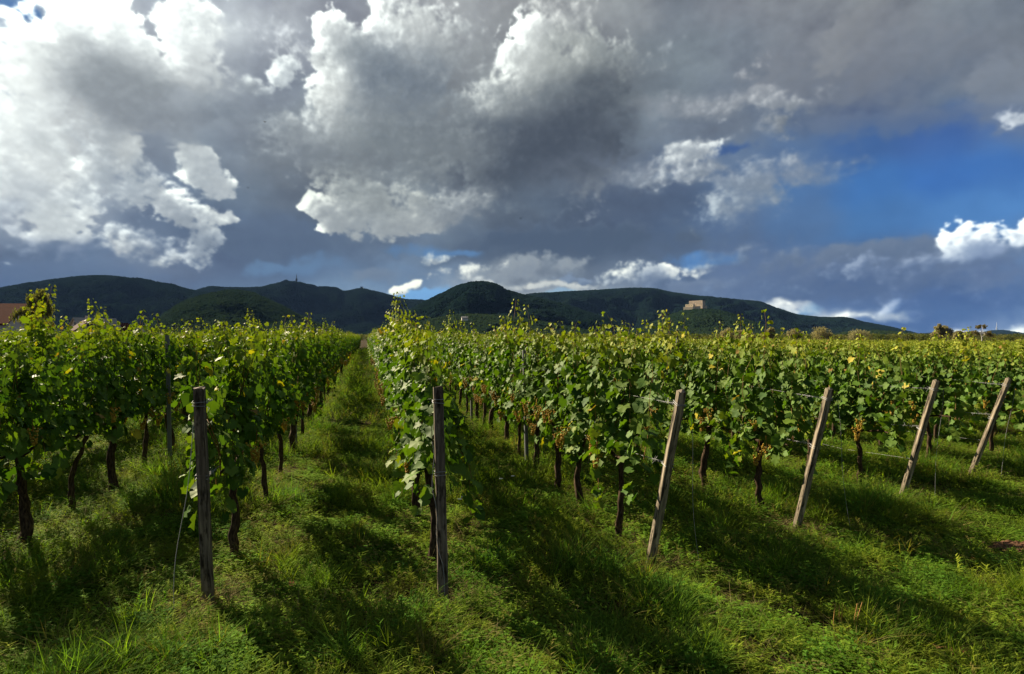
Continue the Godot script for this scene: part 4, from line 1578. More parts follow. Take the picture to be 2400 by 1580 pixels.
func lay_clouds() -> void:
	cloud(2.4, 8.2, 20.55, 2.34, 0, Color8(94, 107, 128), Color8(78, 92, 114), 0.80, 0.50, 0.80)
	cloud(6.0, 8.8, 10.14, 1.32, 0, Color8(82, 96, 118), Color8(72, 86, 108), 0.70, 0.60, 0.70)
	cloud(-19.5, 8.0, 10.54, 2.58, 0, Color8(98, 112, 136), Color8(84, 99, 124), 0.80, 0.50, 0.80)
	cloud(-35.9, 4.6, 8.67, 1.28, 0, Color8(104, 120, 148), Color8(88, 106, 136), 0.80, 0.50, 0.80)
	cloud(31.8, 6.2, 11.54, 1.67, 0, Color8(118, 130, 152), Color8(96, 112, 140), 0.60, 0.50, 0.90)
	cloud(28.8, 4.1, 14.34, 2.29, 0, Color8(100, 116, 146), Color8(76, 97, 136), 0.60, 0.50, 0.95)
	cloud(34.5, 1.9, 7.31, 1.51, 0, Color8(86, 108, 150), Color8(60, 92, 144), 0.70, 0.40, 0.95)
	cloud(38.4, 4.2, 2.94, 0.93, -10, Color8(122, 136, 164), Color8(98, 116, 150), 0.80, 0.60, 0.70)
	cloud(-7.1, 7.8, 5.09, 0.58, 0, Color8(96, 136, 184), Color8(92, 130, 178), 0.80, 0.50, 0.80)
	cloud(-18.8, 6.2, 4.99, 0.97, -8, Color8(108, 140, 176), Color8(102, 132, 170), 0.90, 0.50, 0.65)
	cloud(17.4, 6.8, 3.26, 0.75, 0, Color8(92, 136, 192), Color8(84, 130, 188), 0.90, 0.50, 0.95)
	cloud(-8.3, 3.6, 3.70, 1.02, 0, Color8(126, 176, 224), Color8(116, 164, 216), 0.50, 0.60, 0.95)
	cloud(6.7, 3.9, 5.10, 0.39, 0, Color8(150, 180, 205), Color8(140, 170, 200), 0.60, 0.60, 0.80)
	cloud(25.6, 2.2, 1.42, 0.50, 0, Color8(140, 180, 212), Color8(120, 165, 205), 0.50, 0.60, 0.80)
	cloud(19.2, 16.1, 3.20, 0.76, 0, Color8(60, 90, 146), Color8(58, 88, 144), 0.60, 0.70, 0.80)
	cloud(15.9, 14.3, 3.31, 0.43, 0, Color8(66, 98, 156), Color8(64, 96, 152), 0.60, 0.70, 0.70)
	cloud(-38.7, 22.4, 1.46, 0.90, 0, Color8(82, 112, 156), Color8(76, 106, 150), 0.60, 0.70, 0.95)
	cloud(-38.9, 17.2, 0.97, 0.79, -30, Color8(122, 136, 166), Color8(112, 126, 158), 0.50, 0.80, 0.80)
	cloud(-12.5, 5.6, 4.17, 1.00, -6, Color8(126, 138, 156), Color8(112, 126, 148), 0.80, 0.70, 0.80)
	cloud(-0.4, 5.7, 7.53, 1.74, -4, Color8(176, 180, 184), Color8(140, 148, 160), 0.90, 0.70, 0.80)
	cloud(30.9, 20.7, 12.33, 3.89, 4, Color8(138, 139, 147), Color8(116, 122, 136), 0.95, 0.50, 0.70)
	cloud(29.1, 23.7, 4.56, 1.75, -40, Color8(150, 150, 154), Color8(130, 132, 140), 0.95, 0.50, 0.60)
	cloud(38.4, 17.4, 2.69, 2.56, -50, Color8(142, 146, 157), Color8(124, 132, 147), 0.95, 0.50, 0.60)
	cloud(32.3, 16.3, 9.40, 1.12, 6, Color8(112, 122, 144), Color8(98, 112, 140), 0.90, 0.50, 0.60)
	cloud(27.9, 13.2, 2.49, 0.33, 0, Color8(122, 143, 177), Color8(102, 128, 168), 0.90, 0.80, 0.50)
	cloud(4.4, 4.7, 5.14, 0.55, 0, Color8(236, 233, 224), Color8(194, 196, 196), 0.80, 0.70, 0.95)
	cloud(16.3, 4.5, 5.49, 0.76, 0, Color8(122, 136, 160), Color8(100, 116, 146), 0.60, 0.70, 0.90)
	cloud(17.4, 19.7, 8.66, 1.35, 2, Color8(166, 167, 174), Color8(134, 139, 149), 0.90, 0.60, 0.90)
	cloud(22.6, 19.2, 4.07, 0.79, 4, Color8(174, 174, 180), Color8(136, 141, 151), 0.90, 0.60, 0.60)
	cloud(14.8, 14.5, 8.52, 1.16, -2, Color8(168, 171, 179), Color8(122, 131, 146), 0.90, 0.70, 0.75)
	cloud(15.9, 15.9, 3.68, 1.21, -10, Color8(184, 187, 192), Color8(152, 158, 168), 0.80, 0.70, 0.75)
	cloud(24.0, 13.6, 6.31, 1.38, 0, Color8(152, 157, 169), Color8(118, 129, 149), 0.90, 0.70, 0.75)
	cloud(20.6, 12.2, 4.53, 2.49, -25, Color8(148, 156, 169), Color8(118, 130, 150), 0.90, 0.70, 0.80)
	cloud(27.5, 1.7, 6.26, 0.60, -3, Color8(238, 236, 230), Color8(204, 209, 214), 0.90, 0.40, 0.95)
	cloud(24.2, 2.6, 2.98, 0.54, 10, Color8(240, 238, 232), Color8(206, 210, 216), 0.90, 0.50, 0.90)
	cloud(37.4, 0.2, 5.80, 0.47, 0, Color8(248, 245, 238), Color8(218, 218, 216), 0.90, 0.40, 0.95)
	cloud(31.2, 3.2, 3.50, 1.02, -35, Color8(96, 114, 148), Color8(84, 104, 142), 0.90, 0.60, 0.70)

var heaps := []

func heap(az: float, el: float, wide: float, tall: float, turn: float, lit: Color, shaded: Color, soft: float, weight: float) -> void:
	heaps.append([az, el, wide, tall, cos(deg_to_rad(turn)), sin(deg_to_rad(turn)), lit, shaded, soft, weight])

func heap_clouds() -> void:
	heap(-4.2, 6.2, 3.56, 0.86, -6, Color8(228, 226, 218), Color8(166, 170, 176), 0.50, 0.90)
	heap(-2.4, 5.1, 2.39, 0.55, 0, Color8(218, 217, 212), Color8(168, 173, 180), 0.50, 0.80)
	heap(-10.1, 4.7, 2.86, 0.58, -14, Color8(230, 227, 216), Color8(178, 182, 184), 0.40, 0.90)
	heap(-7.1, 7.3, 2.35, 0.51, 0, Color8(212, 211, 206), Color8(152, 159, 169), 0.50, 0.80)
	heap(10.2, 5.6, 2.70, 1.16, 0, Color8(226, 225, 218), Color8(164, 171, 180), 0.50, 0.90)
	heap(15.5, 5.9, 3.51, 0.76, 0, Color8(242, 239, 230), Color8(184, 190, 198), 0.40, 0.95)
	heap(6.2, 5.3, 2.91, 0.59, -5, Color8(108, 121, 143), Color8(94, 108, 131), 0.40, 1.00)
	heap(9.5, 5.0, 1.32, 0.43, 0, Color8(114, 126, 147), Color8(98, 112, 136), 0.40, 0.80)
	heap(12.4, 5.1, 2.13, 1.31, 0, Color8(118, 130, 152), Color8(94, 110, 138), 0.35, 1.10)
	heap(24.0, 2.5, 2.66, 0.47, 10, Color8(246, 243, 236), Color8(204, 208, 214), 0.50, 0.90)
	heap(28.2, 1.6, 3.72, 0.42, -6, Color8(246, 243, 236), Color8(198, 206, 214), 0.50, 0.90)
	heap(30.9, 2.5, 1.17, 0.55, -42, Color8(240, 242, 244), Color8(170, 190, 214), 0.50, 0.80)
	heap(37.7, 0.3, 4.75, 0.38, 0, Color8(254, 250, 240), Color8(218, 217, 214), 0.50, 1.00)
	heap(39.8, 0.7, 1.41, 0.49, -12, Color8(255, 252, 242), Color8(224, 222, 218), 0.50, 1.00)
	heap(33.2, 0.0, 2.51, 0.27, 0, Color8(250, 247, 240), Color8(208, 211, 214), 0.50, 0.90)
	heap(17.4, 19.8, 7.95, 1.01, 2, Color8(172, 172, 178), Color8(128, 133, 144), 0.90, 0.75)
	heap(22.6, 19.3, 4.07, 0.72, 4, Color8(180, 180, 185), Color8(134, 139, 149), 0.90, 0.70)
	heap(14.1, 18.4, 5.98, 1.04, 0, Color8(164, 167, 174), Color8(124, 131, 142), 0.90, 0.65)
	heap(23.3, 17.7, 2.69, 1.99, 0, Color8(136, 139, 147), Color8(112, 118, 128), 0.80, 0.80)
	heap(14.8, 14.5, 8.15, 1.01, -2, Color8(176, 179, 186), Color8(120, 129, 144), 0.70, 0.85)
	heap(15.9, 16.0, 3.50, 1.13, -10, Color8(200, 202, 205), Color8(152, 158, 168), 0.50, 0.95)
	heap(24.0, 13.7, 5.98, 1.24, 0, Color8(166, 170, 180), Color8(116, 127, 147), 0.80, 0.80)
	heap(20.2, 13.0, 4.21, 1.77, -20, Color8(156, 164, 176), Color8(112, 125, 146), 0.80, 0.70)
	heap(19.5, 11.6, 3.18, 1.66, -30, Color8(168, 176, 185), Color8(128, 139, 156), 0.60, 0.95)
	heap(22.6, 12.7, 2.17, 2.45, -30, Color8(170, 177, 187), Color8(128, 139, 155), 0.60, 0.85)
	heap(20.9, 22.0, 1.60, 0.90, 0, Color8(166, 164, 168), Color8(132, 135, 142), 0.90, 0.60)
	heap(39.3, 15.5, 1.43, 0.80, -14, Color8(186, 190, 200), Color8(142, 150, 166), 0.70, 0.80)
	heap(36.7, 7.2, 2.15, 1.38, 0, Color8(250, 250, 250), Color8(140, 157, 186), 0.14, 1.15)
	heap(35.7, 6.7, 1.31, 0.83, 0, Color8(238, 240, 241), Color8(140, 156, 184), 0.16, 1.00)
	heap(39.6, 7.2, 1.56, 1.09, -8, Color8(252, 252, 252), Color8(170, 182, 202), 0.14, 1.10)
	heap(26.8, 11.3, 0.41, 0.27, 0, Color8(150, 166, 192), Color8(120, 142, 176), 0.60, 0.70)
	heap(37.0, 6.3, 2.29, 0.75, 0, Color8(176, 187, 208), Color8(136, 152, 184), 0.40, 1.00)
	heap(31.5, 5.5, 7.83, 1.48, 0, Color8(126, 138, 162), Color8(86, 105, 140), 0.70, 0.95)
	heap(37.9, 4.5, 4.22, 1.50, -6, Color8(122, 136, 163), Color8(88, 107, 145), 0.70, 0.95)
	heap(21.6, 6.8, 6.53, 1.61, 0, Color8(106, 118, 140), Color8(82, 97, 122), 0.80, 0.90)
	heap(33.7, 2.8, 6.35, 1.32, 0, Color8(92, 112, 150), Color8(62, 90, 140), 0.70, 1.00)
	heap(21.6, 4.3, 5.50, 1.25, 0, Color8(108, 123, 150), Color8(82, 102, 138), 0.70, 0.90)
	heap(39.1, 2.1, 2.64, 1.05, 0, Color8(94, 114, 152), Color8(66, 94, 144), 0.70, 0.90)
	heap(4.8, 27.7, 3.95, 2.18, 0, Color8(232, 230, 226), Color8(170, 170, 174), 0.70, 0.90)
	heap(1.0, 25.1, 2.79, 3.27, 15, Color8(255, 255, 253), Color8(206, 207, 206), 0.22, 1.20)
	heap(2.4, 22.7, 5.55, 3.38, -35, Color8(250, 249, 244), Color8(168, 170, 169), 0.35, 1.00)
	heap(6.2, 24.6, 5.89, 2.29, 12, Color8(244, 242, 236), Color8(150, 153, 154), 0.50, 0.95)
	heap(10.2, 24.3, 3.66, 1.30, 20, Color8(190, 191, 192), Color8(134, 139, 144), 0.80, 0.80)
	heap(14.1, 24.6, 1.65, 0.77, -30, Color8(168, 171, 176), Color8(132, 137, 146), 0.90, 0.70)
	heap(-2.4, 21.3, 2.86, 1.87, -30, Color8(224, 224, 220), Color8(158, 162, 166), 0.40, 0.95)
	heap(-0.8, 20.1, 1.59, 1.27, 0, Color8(228, 228, 223), Color8(160, 164, 166), 0.40, 0.80)
	heap(4.8, 18.5, 8.64, 4.63, 0, Color8(122, 126, 132), Color8(76, 83, 96), 0.90, 1.30)
	heap(1.6, 15.3, 6.74, 2.96, -10, Color8(108, 114, 124), Color8(72, 80, 94), 0.90, 1.10)
	heap(8.3, 21.2, 4.28, 3.77, -20, Color8(130, 133, 136), Color8(88, 94, 103), 0.90, 1.00)
	heap(7.1, 13.7, 4.31, 2.61, -35, Color8(132, 136, 147), Color8(104, 111, 124), 0.90, 0.80)
	heap(-9.1, 26.4, 4.65, 3.47, 0, Color8(255, 255, 253), Color8(190, 191, 192), 0.50, 1.00)
	heap(-11.2, 26.8, 1.84, 1.99, 10, Color8(255, 255, 253), Color8(196, 198, 199), 0.25, 1.10)
	heap(-16.1, 25.7, 1.99, 1.87, 0, Color8(255, 255, 253), Color8(206, 207, 208), 0.18, 1.15)
	heap(-15.2, 24.2, 2.97, 2.56, 0, Color8(250, 250, 248), Color8(166, 170, 174), 0.30, 1.10)
	heap(-16.3, 21.1, 2.94, 2.99, 10, Color8(255, 255, 253), Color8(200, 201, 200), 0.22, 1.15)
	heap(-11.4, 23.0, 4.59, 2.98, 0, Color8(206, 208, 210), Color8(112, 120, 132), 0.60, 1.10)
	heap(-9.9, 21.3, 5.78, 3.75, -10, Color8(186, 189, 191), Color8(116, 123, 134), 0.70, 1.00)
	heap(-5.2, 24.7, 4.34, 2.95, 0, Color8(196, 197, 198), Color8(146, 149, 154), 0.80, 0.80)
	heap(-16.1, 18.2, 5.14, 2.07, -20, Color8(250, 250, 246), Color8(166, 169, 172), 0.45, 1.00)
	heap(-19.2, 17.4, 4.61, 1.51, -6, Color8(200, 203, 205), Color8(140, 145, 152), 0.70, 0.85)
	heap(-20.9, 17.4, 3.13, 1.02, 0, Color8(176, 180, 185), Color8(122, 128, 138), 0.70, 0.70)
	heap(-9.9, 17.3, 9.59, 3.93, 0, Color8(176, 179, 181), Color8(118, 124, 131), 0.80, 1.10)
	heap(-19.2, 15.9, 5.32, 2.44, 0, Color8(160, 164, 170), Color8(120, 126, 136), 0.90, 0.80)
	heap(-5.2, 17.1, 5.12, 3.62, 0, Color8(160, 163, 167), Color8(120, 125, 132), 0.90, 0.90)
	heap(-12.9, 12.7, 6.79, 2.44, 5, Color8(212, 213, 208), Color8(140, 145, 149), 0.50, 1.00)
	heap(-4.0, 12.3, 4.75, 1.97, -10, Color8(200, 201, 199), Color8(130, 136, 145), 0.70, 0.90)
	heap(-16.8, 10.8, 2.12, 1.84, 20, Color8(240, 240, 233), Color8(158, 162, 167), 0.20, 1.15)
	heap(-13.7, 10.4, 3.76, 1.80, 10, Color8(230, 230, 223), Color8(150, 155, 161), 0.28, 1.10)
	heap(-9.3, 10.4, 3.57, 1.67, 0, Color8(230, 230, 222), Color8(154, 158, 163), 0.28, 1.10)
	heap(-11.8, 12.0, 5.71, 1.86, 0, Color8(206, 207, 201), Color8(152, 156, 159), 0.60, 0.90)
	heap(-6.0, 11.1, 2.99, 1.45, 0, Color8(184, 186, 188), Color8(128, 134, 143), 0.60, 0.90)
	heap(-6.7, 20.7, 1.96, 0.55, -15, Color8(220, 222, 221), Color8(166, 170, 172), 0.60, 0.50)
	heap(-38.9, 13.5, 3.14, 6.14, 0, Color8(255, 255, 253), Color8(206, 208, 210), 0.50, 1.10)
	heap(-35.9, 16.7, 2.09, 1.78, 0, Color8(255, 255, 253), Color8(206, 208, 210), 0.40, 0.90)
	heap(-35.6, 12.4, 2.37, 1.73, 0, Color8(255, 255, 253), Color8(190, 193, 196), 0.40, 0.85)
	heap(-37.4, 14.1, 1.51, 0.89, 10, Color8(206, 208, 210), Color8(176, 180, 184), 0.70, 0.90)
	heap(-38.2, 19.9, 3.70, 3.04, 0, Color8(255, 255, 253), Color8(232, 232, 231), 0.50, 1.10)
	heap(-33.2, 22.4, 6.43, 2.28, 8, Color8(255, 255, 253), Color8(214, 216, 218), 0.30, 1.15)
	heap(-32.8, 19.7, 6.21, 2.82, 6, Color8(190, 192, 195), Color8(138, 142, 148), 0.60, 1.30)
	heap(-32.0, 17.8, 5.44, 2.76, 16, Color8(176, 179, 183), Color8(134, 138, 146), 0.80, 1.10)
	heap(-27.5, 24.0, 3.13, 3.65, 0, Color8(255, 255, 253), Color8(210, 212, 214), 0.30, 1.15)
	heap(-26.9, 20.9, 3.04, 1.86, 0, Color8(254, 254, 252), Color8(186, 188, 191), 0.35, 1.00)
	heap(-21.6, 24.1, 3.78, 2.78, 0, Color8(204, 205, 210), Color8(164, 167, 175), 0.95, 0.70)
	heap(-23.7, 20.6, 2.67, 0.96, 0, Color8(226, 228, 227), Color8(158, 162, 168), 0.50, 0.85)
	heap(-20.4, 22.1, 1.40, 1.92, 8, Color8(238, 240, 239), Color8(172, 177, 184), 0.40, 0.95)
	heap(-28.2, 17.7, 4.64, 2.04, 0, Color8(164, 168, 175), Color8(124, 130, 141), 0.80, 0.95)
	heap(-24.0, 19.0, 3.99, 2.15, -20, Color8(150, 155, 164), Color8(110, 117, 129), 0.80, 0.95)
	heap(-33.7, 14.7, 3.03, 2.17, 30, Color8(232, 233, 233), Color8(162, 166, 172), 0.60, 0.85)
	heap(-33.5, 13.2, 2.77, 1.39, 25, Color8(212, 215, 217), Color8(154, 160, 169), 0.70, 0.80)
	heap(-31.8, 14.4, 1.56, 1.59, 20, Color8(255, 255, 253), Color8(190, 192, 194), 0.30, 0.95)
	heap(-30.3, 13.2, 1.90, 1.37, 20, Color8(226, 228, 229), Color8(150, 157, 167), 0.50, 0.85)
	heap(-27.5, 15.0, 1.25, 1.12, 30, Color8(248, 248, 242), Color8(178, 182, 187), 0.30, 1.00)
	heap(-26.7, 14.1, 1.27, 1.14, 20, Color8(254, 253, 247), Color8(176, 180, 186), 0.30, 1.00)
	heap(-25.6, 12.7, 1.81, 1.37, 10, Color8(254, 253, 247), Color8(172, 177, 184), 0.25, 1.10)
	heap(-24.6, 13.4, 1.12, 0.96, 0, Color8(250, 249, 244), Color8(172, 177, 184), 0.30, 0.95)
	heap(-26.3, 11.8, 0.96, 0.82, 0, Color8(236, 237, 235), Color8(160, 166, 175), 0.40, 0.80)
	heap(-27.1, 13.8, 1.39, 1.54, 0, Color8(248, 248, 242), Color8(170, 176, 183), 0.25, 1.00)
	heap(-29.2, 10.8, 2.91, 1.81, 0, Color8(252, 252, 248), Color8(160, 166, 175), 0.30, 1.10)
	heap(-27.5, 9.7, 1.69, 1.30, 20, Color8(216, 218, 219), Color8(148, 155, 166), 0.50, 0.90)
	heap(-25.5, 9.8, 1.36, 1.26, 0, Color8(244, 244, 238), Color8(162, 168, 177), 0.25, 1.10)
	heap(-32.6, 11.4, 3.39, 1.81, 0, Color8(238, 240, 240), Color8(160, 167, 177), 0.50, 0.90)
	heap(-35.9, 8.8, 2.51, 1.95, 0, Color8(255, 255, 253), Color8(190, 194, 198), 0.28, 1.15)
	heap(-38.2, 10.9, 2.71, 1.33, 20, Color8(250, 250, 248), Color8(168, 174, 183), 0.50, 0.90)
	heap(-38.7, 9.3, 1.70, 1.09, 0, Color8(200, 206, 214), Color8(138, 148, 166), 0.70, 0.80)
	heap(-39.1, 7.9, 1.20, 0.61, 0, Color8(216, 220, 225), Color8(156, 164, 179), 0.60, 0.85)
	heap(-30.9, 7.4, 4.40, 1.48, 10, Color8(206, 210, 214), Color8(130, 138, 153), 0.60, 0.95)
	heap(-26.3, 7.6, 2.43, 1.61, -30, Color8(194, 199, 205), Color8(128, 138, 154), 0.50, 0.90)
	heap(-32.0, 6.7, 1.72, 1.13, 30, Color8(242, 241, 234), Color8(170, 174, 181), 0.45, 0.95)
	heap(-29.8, 6.2, 1.50, 0.61, 0, Color8(222, 222, 218), Color8(152, 158, 167), 0.50, 0.80)
	heap(-35.9, 6.4, 3.93, 1.21, 0, Color8(148, 158, 176), Color8(110, 123, 148), 0.80, 0.80)
	heap(-39.1, 5.3, 0.72, 0.25, 20, Color8(180, 188, 199), Color8(132, 144, 166), 0.70, 0.70)
var n_warp := FastNoiseLite.new()
var n_fbm := FastNoiseLite.new()
var n_puff := FastNoiseLite.new()
var n_soft := FastNoiseLite.new()
var n_fine := FastNoiseLite.new()
var n_crumb := FastNoiseLite.new()
const SUN_AZ := -46.0
const SUN_UP := 31.0

func lin(c: Color) -> Vector3:
	var l := c.srgb_to_linear()
	return Vector3(l.r, l.g, l.b)

func sky_rows(az0: float, az1: float, el0: float, el1: float, w: int, h: int) -> Image:
	# one window of the sky, from elevation el1 (top row) down to el0
	var clouds := clouds_all
	var rows := []
	rows.resize(h)
	var job := func(j: int) -> void:
		var el: float = el1 - (j + 0.5) / h * (el1 - el0)
		var row := PackedFloat32Array()
		row.resize(w * 3)
		var near := []
		for c in clouds:
			if absf(el - c[1]) < (c[2] * absf(c[5]) + c[3]) * 1.7 + 1.5:
				near.append(c)
		var near_heaps := []
		for c in heaps:
			if absf(el - c[1]) < (c[2] * absf(c[5]) + c[3]) * 1.35 + 7.0:
				near_heaps.append(c)
		for i in w:
			var az: float = az0 + (i + 0.5) / w * (az1 - az0)
			# air swirls: shift the place that is looked up
			var wx := n_warp.get_noise_2d(az, el * 1.3)
			var wy := n_warp.get_noise_2d(az + 130.0, el * 1.3 - 70.0)
			var f := n_fbm.get_noise_2d(az, el * 1.25)
			var p := n_puff.get_noise_2d(az + wx * 0.6, el * 1.2 + wy * 0.6)
			var p2 := n_puff.get_noise_2d(az + wx * 0.6 - 0.35, el * 1.2 + wy * 0.6 + 0.3)
			var s := n_soft.get_noise_2d(az * 0.6, el)
			var g := n_fine.get_noise_2d(az, el * 1.2)
			var g2 := n_fine.get_noise_2d(az - 0.16, el * 1.2 + 0.14)
			var puff := (-p - 0.62) * 1.15 + f * 0.52 + g * 0.34
			var relief := clampf((p2 - p) * 0.75 + (g2 - g) * 0.36 + f * 0.3, -1.0, 1.0)
			var wisp := clampf(0.5 + s * 1.1 + wx * 0.8, 0.0, 1.0)
			var hx := wx * 0.9 + g * 0.22
			var hy := wy * 0.7 + f * 0.3
			# the sheet
			var ga := clampf((az + wx * 1.6 + 40.0) / 5.0, 0.0, 15.999)
			var ge := clampf((el + wy * 0.9) / 3.0, 0.0, 9.999)
			var a := int(ga)
			var b := int(ge)
			var fa := smoothstep(0.0, 1.0, ga - a)
			var fe := smoothstep(0.0, 1.0, ge - b)
			var r0: Array = SHEET[b]
			var r1: Array = SHEET[b + 1]
			var lo: Color = r0[a].lerp(r0[a + 1], fa)
			var col: Color = lo.lerp(r1[a].lerp(r1[a + 1], fa), fe)
			var grey: float = 1.0 - clampf((col.b - col.r) * 3.2, 0.0, 1.0)
			var k: float = 1.0 + (s * 0.24 + f * 0.08) * (0.35 + 0.65 * grey)
			col = Color(col.r * k, col.g * k, col.b * (1.0 + (k - 1.0) * 0.85))
			for c in near:
				var dx: float = az + hx - c[0]
				var dy: float = el + hy - c[1]
				var qx: float = (dx * c[4] - dy * c[5]) / c[2]
				var qy: float = (dx * c[5] + dy * c[4]) / c[3]
				var rr: float = qx * qx + qy * qy
				if rr > 4.0:
					continue
				var v: float = 1.14 - sqrt(rr) + puff * c[9] * clampf(0.55 + 0.9 / minf(c[2], c[3]), 0.6, 1.0)
				if v <= 0.0:
					continue
				var shady: float = smoothstep(-0.1, 1.1, (qx * 0.5 - qy * 0.85) / (sqrt(rr) + 0.05))
				var al: float = smoothstep(0.0, lerpf(c[8] * (0.4 + wisp * 1.0), 0.95, shady), v) * c[10]
				var sh: float = clampf(0.72 + 0.36 * (qy * 0.8 - qx * 0.45) + relief * 0.8 * (0.35 + c[9] * 0.65) - v * 0.42 + s * 0.2, 0.0, 1.0)
				col = col.lerp((c[7] as Color).lerp(c[6], sh), al)
			if not near_heaps.is_empty() and absf(az) < 60.0:
				var got := [0.0, Color(), Color(), 0.0]
				var d0 := heap_density(az, el, near_heaps, got)
				if d0 > 0.0:
					# how much cloud stands between here and the sun
					var toward := Vector2(SUN_AZ - az, (SUN_UP - el) * 1.1 + 9.0).normalized()
					var depth := 0.0
					var bump := 0.0
					for step in [[0.3, 0.5], [0.75, 0.7], [1.6, 0.8], [3.2, 1.0]]:
						var dk := heap_density(az + toward.x * step[0], el + toward.y * step[0], near_heaps, [])
						depth += maxf(0.0, dk) * step[1]
						if step[0] < 1.0:
							bump += (d0 - dk) * (0.85 if step[0] < 0.5 else 0.45)
					var through := exp(-depth * 1.08)
					var shine := clampf(through * 1.05 + clampf(bump, -0.45, 0.5) * 0.52 * (0.22 + 0.78 * through) + s * 0.06 + 0.02, 0.0, 1.1)
					shine = lerpf(shine, smoothstep(0.0, 1.0, shine) * 1.04, 0.6)
					var al2 := smoothstep(-0.02, got[3] * (0.5 + wisp * 1.1) + 0.1, d0)
					var dark: Color = got[2]
					var bright: Color = got[1]
					col = col.lerp(Color(lerpf(dark.r, bright.r * 1.16, shine), lerpf(dark.g, bright.g * 1.16, shine), lerpf(dark.b, bright.b * 1.15, shine)), al2)
			var away := smoothstep(43.0, 62.0, absf(az))
			if away > 0.0:  # the same broken cloud goes on round the horizon and overhead
				var up := clampf(el / 34.0, 0.0, 1.0)
				var usual := Color8(92, 108, 138).lerp(Color8(122, 128, 138), up)
				var kk := 1.0 + s * 0.3 + f * 0.12
				col = col.lerp(Color(usual.r * kk, usual.g * kk, usual.b * kk), away)
			if el > 30.0:
				var top := Color8(118, 123, 132)
				var kt := 1.0 + s * 0.35 + f * 0.15
				col = col.lerp(Color(top.r * kt, top.g * kt, top.b * kt), smoothstep(32.0, 52.0, el))
			var grain := 1.0 + g * 0.05 * grey
			col = Color(col.r * grain, col.g * grain, col.b * grain)
			col = Color(col.r * 0.978, col.g * 1.004, col.b)
			var l := col.srgb_to_linear()
			var to_sun := cos(deg_to_rad(el)) * cos(deg_to_rad(SUN_UP)) * cos(deg_to_rad(az - SUN_AZ)) + sin(deg_to_rad(el)) * sin(deg_to_rad(SUN_UP))
			if to_sun > 0.6:  # thin cloud glows round the sun
				var glow := pow((to_sun - 0.6) / 0.4, 10.0) * 0.5
				l = Color(l.r * (1.0 + glow * 1.3), l.g * (1.0 + glow * 1.26), l.b * (1.0 + glow * 1.15))
			row[i * 3] = l.r
			row[i * 3 + 1] = l.g
			row[i * 3 + 2] = l.b
		rows[j] = row
	var id := WorkerThreadPool.add_group_task(job, h)
	WorkerThreadPool.wait_for_group_task_completion(id)
	var all := PackedByteArray()
	for r in rows:
		all.append_array(r.to_byte_array())
	return Image.create_from_data(w, h, false, Image.FORMAT_RGBF, all)

func heap_density(az: float, el: float, near: Array, got: Array) -> float:
	# thickness of the heaped cloud in a direction; below nothing it is clear
	var wx := n_warp.get_noise_2d(az, el * 1.3)
	var wy := n_warp.get_noise_2d(az + 130.0, el * 1.3 - 70.0)
	var total := 0.0
	var most := 0.0
	var share := 0.0001
	var lit := Color(0, 0, 0)
	var shaded := Color(0, 0, 0)
	var soft := 0.0
	for c in near:
		var dx: float = az + wx * 1.0 - c[0]
		var dy: float = el + wy * 0.8 - c[1]
		var qx: float = (dx * c[4] - dy * c[5]) / c[2]
		if qx > 1.4 or qx < -1.4:
			continue
		var qy: float = (dx * c[5] + dy * c[4]) / c[3]
		var t: float = 1.0 - (qx * qx + qy * qy) * 0.52
		if t <= 0.0:
			continue
		t = t * sqrt(t) * c[9]
		total += t
		most = maxf(most, t)
		if not got.is_empty():
			var t3 := t * t
			lit += c[6] * t3
			shaded += c[7] * t3
			soft += c[8] * t3
			share += t3
	if total <= 0.0:
		return -1.0
	if not got.is_empty():
		got[1] = Color(lit.r / share, lit.g / share, lit.b / share)
		got[2] = Color(shaded.r / share, shaded.g / share, shaded.b / share)
		got[3] = soft / share
	var p := n_puff.get_noise_2d(az + wx * 0.6, el * 1.2 + wy * 0.6)
	var f := n_fbm.get_noise_2d(az, el * 1.25)
	var g := n_fine.get_noise_2d(az, el * 1.2)
	var p3 := n_crumb.get_noise_2d(az + wx * 0.8 + f * 0.4, el * 1.15 + wy * 0.8)
	var lump := (-p - 0.62) * 0.75 + f * 0.62 + g * 0.5 + (-p3 - 0.62) * 0.5
	return minf(most + (total - most) * 0.28, 1.5) - 0.40 + lump * 0.85

func set_noise(n: FastNoiseLite, type: int, freq: float, oct: int, sd: int, gain := 0.5) -> void:
	n.noise_type = type
	n.frequency = freq
	n.fractal_octaves = oct
	n.fractal_gain = gain
	n.seed = sd

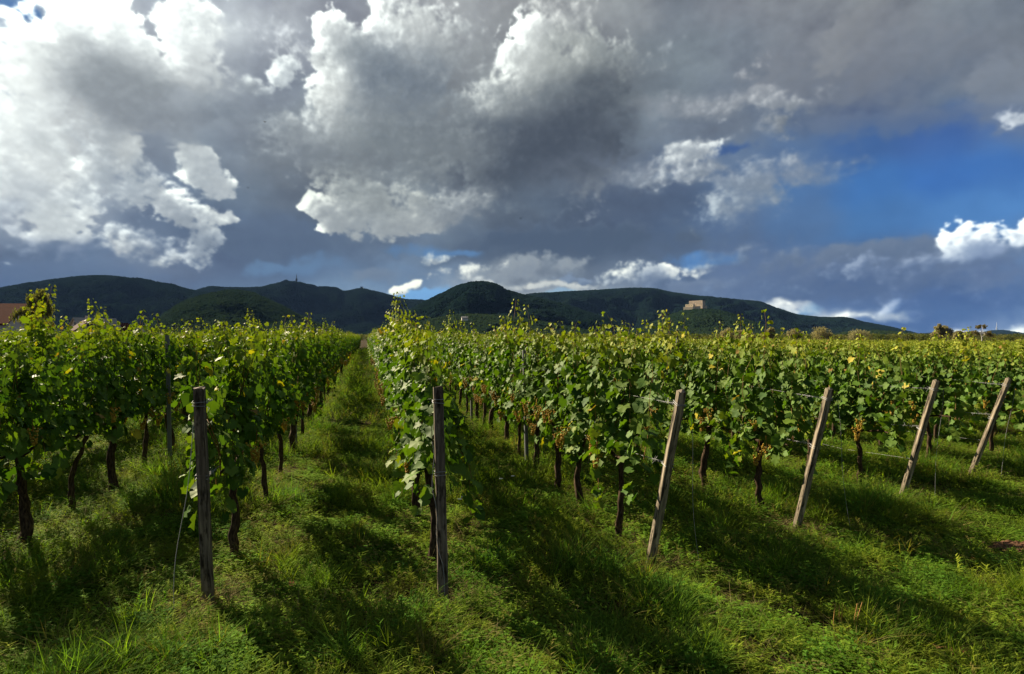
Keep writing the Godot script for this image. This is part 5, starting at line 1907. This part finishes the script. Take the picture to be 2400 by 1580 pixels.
func make_sky() -> PanoramaSkyMaterial:
	lay_clouds()
	heap_clouds()
	set_noise(n_warp, FastNoiseLite.TYPE_SIMPLEX_SMOOTH, 0.16, 4, 11, 0.55)
	set_noise(n_fbm, FastNoiseLite.TYPE_SIMPLEX_SMOOTH, 0.28, 6, 23, 0.55)
	set_noise(n_fine, FastNoiseLite.TYPE_SIMPLEX_SMOOTH, 0.75, 5, 71, 0.52)
	set_noise(n_soft, FastNoiseLite.TYPE_SIMPLEX_SMOOTH, 0.11, 5, 37, 0.5)
	set_noise(n_puff, FastNoiseLite.TYPE_CELLULAR, 0.42, 4, 51, 0.5)
	set_noise(n_crumb, FastNoiseLite.TYPE_CELLULAR, 1.05, 3, 63, 0.55)
	n_crumb.cellular_distance_function = FastNoiseLite.DISTANCE_EUCLIDEAN
	n_crumb.cellular_return_type = FastNoiseLite.RETURN_DISTANCE
	n_crumb.cellular_jitter = 1.0
	n_puff.cellular_distance_function = FastNoiseLite.DISTANCE_EUCLIDEAN
	n_puff.cellular_return_type = FastNoiseLite.RETURN_DISTANCE
	n_puff.cellular_jitter = 1.0
	var coarse := sky_rows(-180.0, 180.0, -90.0, 90.0, 512, 256)
	coarse.resize(4096, 2048, Image.INTERPOLATE_BILINEAR)
	var per := 360.0 / 4096.0
	var x0 := int((180.0 - 47.0) / per)
	var x1 := int((180.0 + 47.0) / per)
	var y0 := int((90.0 - 38.0) / per)
	var y1 := int((90.0 + 1.0) / per)
	var fine := sky_rows(x0 * per - 180.0, x1 * per - 180.0, 90.0 - y1 * per, 90.0 - y0 * per, x1 - x0, y1 - y0)
	coarse.blit_rect(fine, Rect2i(0, 0, x1 - x0, y1 - y0), Vector2i(x0, y0))
	var whole := Image.create_empty(4096, 2048, false, Image.FORMAT_RGBF)  # north, where the camera looks, is at the picture's edge
	whole.blit_rect(coarse, Rect2i(2048, 0, 2048, 2048), Vector2i(0, 0))
	whole.blit_rect(coarse, Rect2i(0, 0, 2048, 2048), Vector2i(2048, 0))
	var m := PanoramaSkyMaterial.new()
	m.panorama = ImageTexture.create_from_image(whole)
	return m
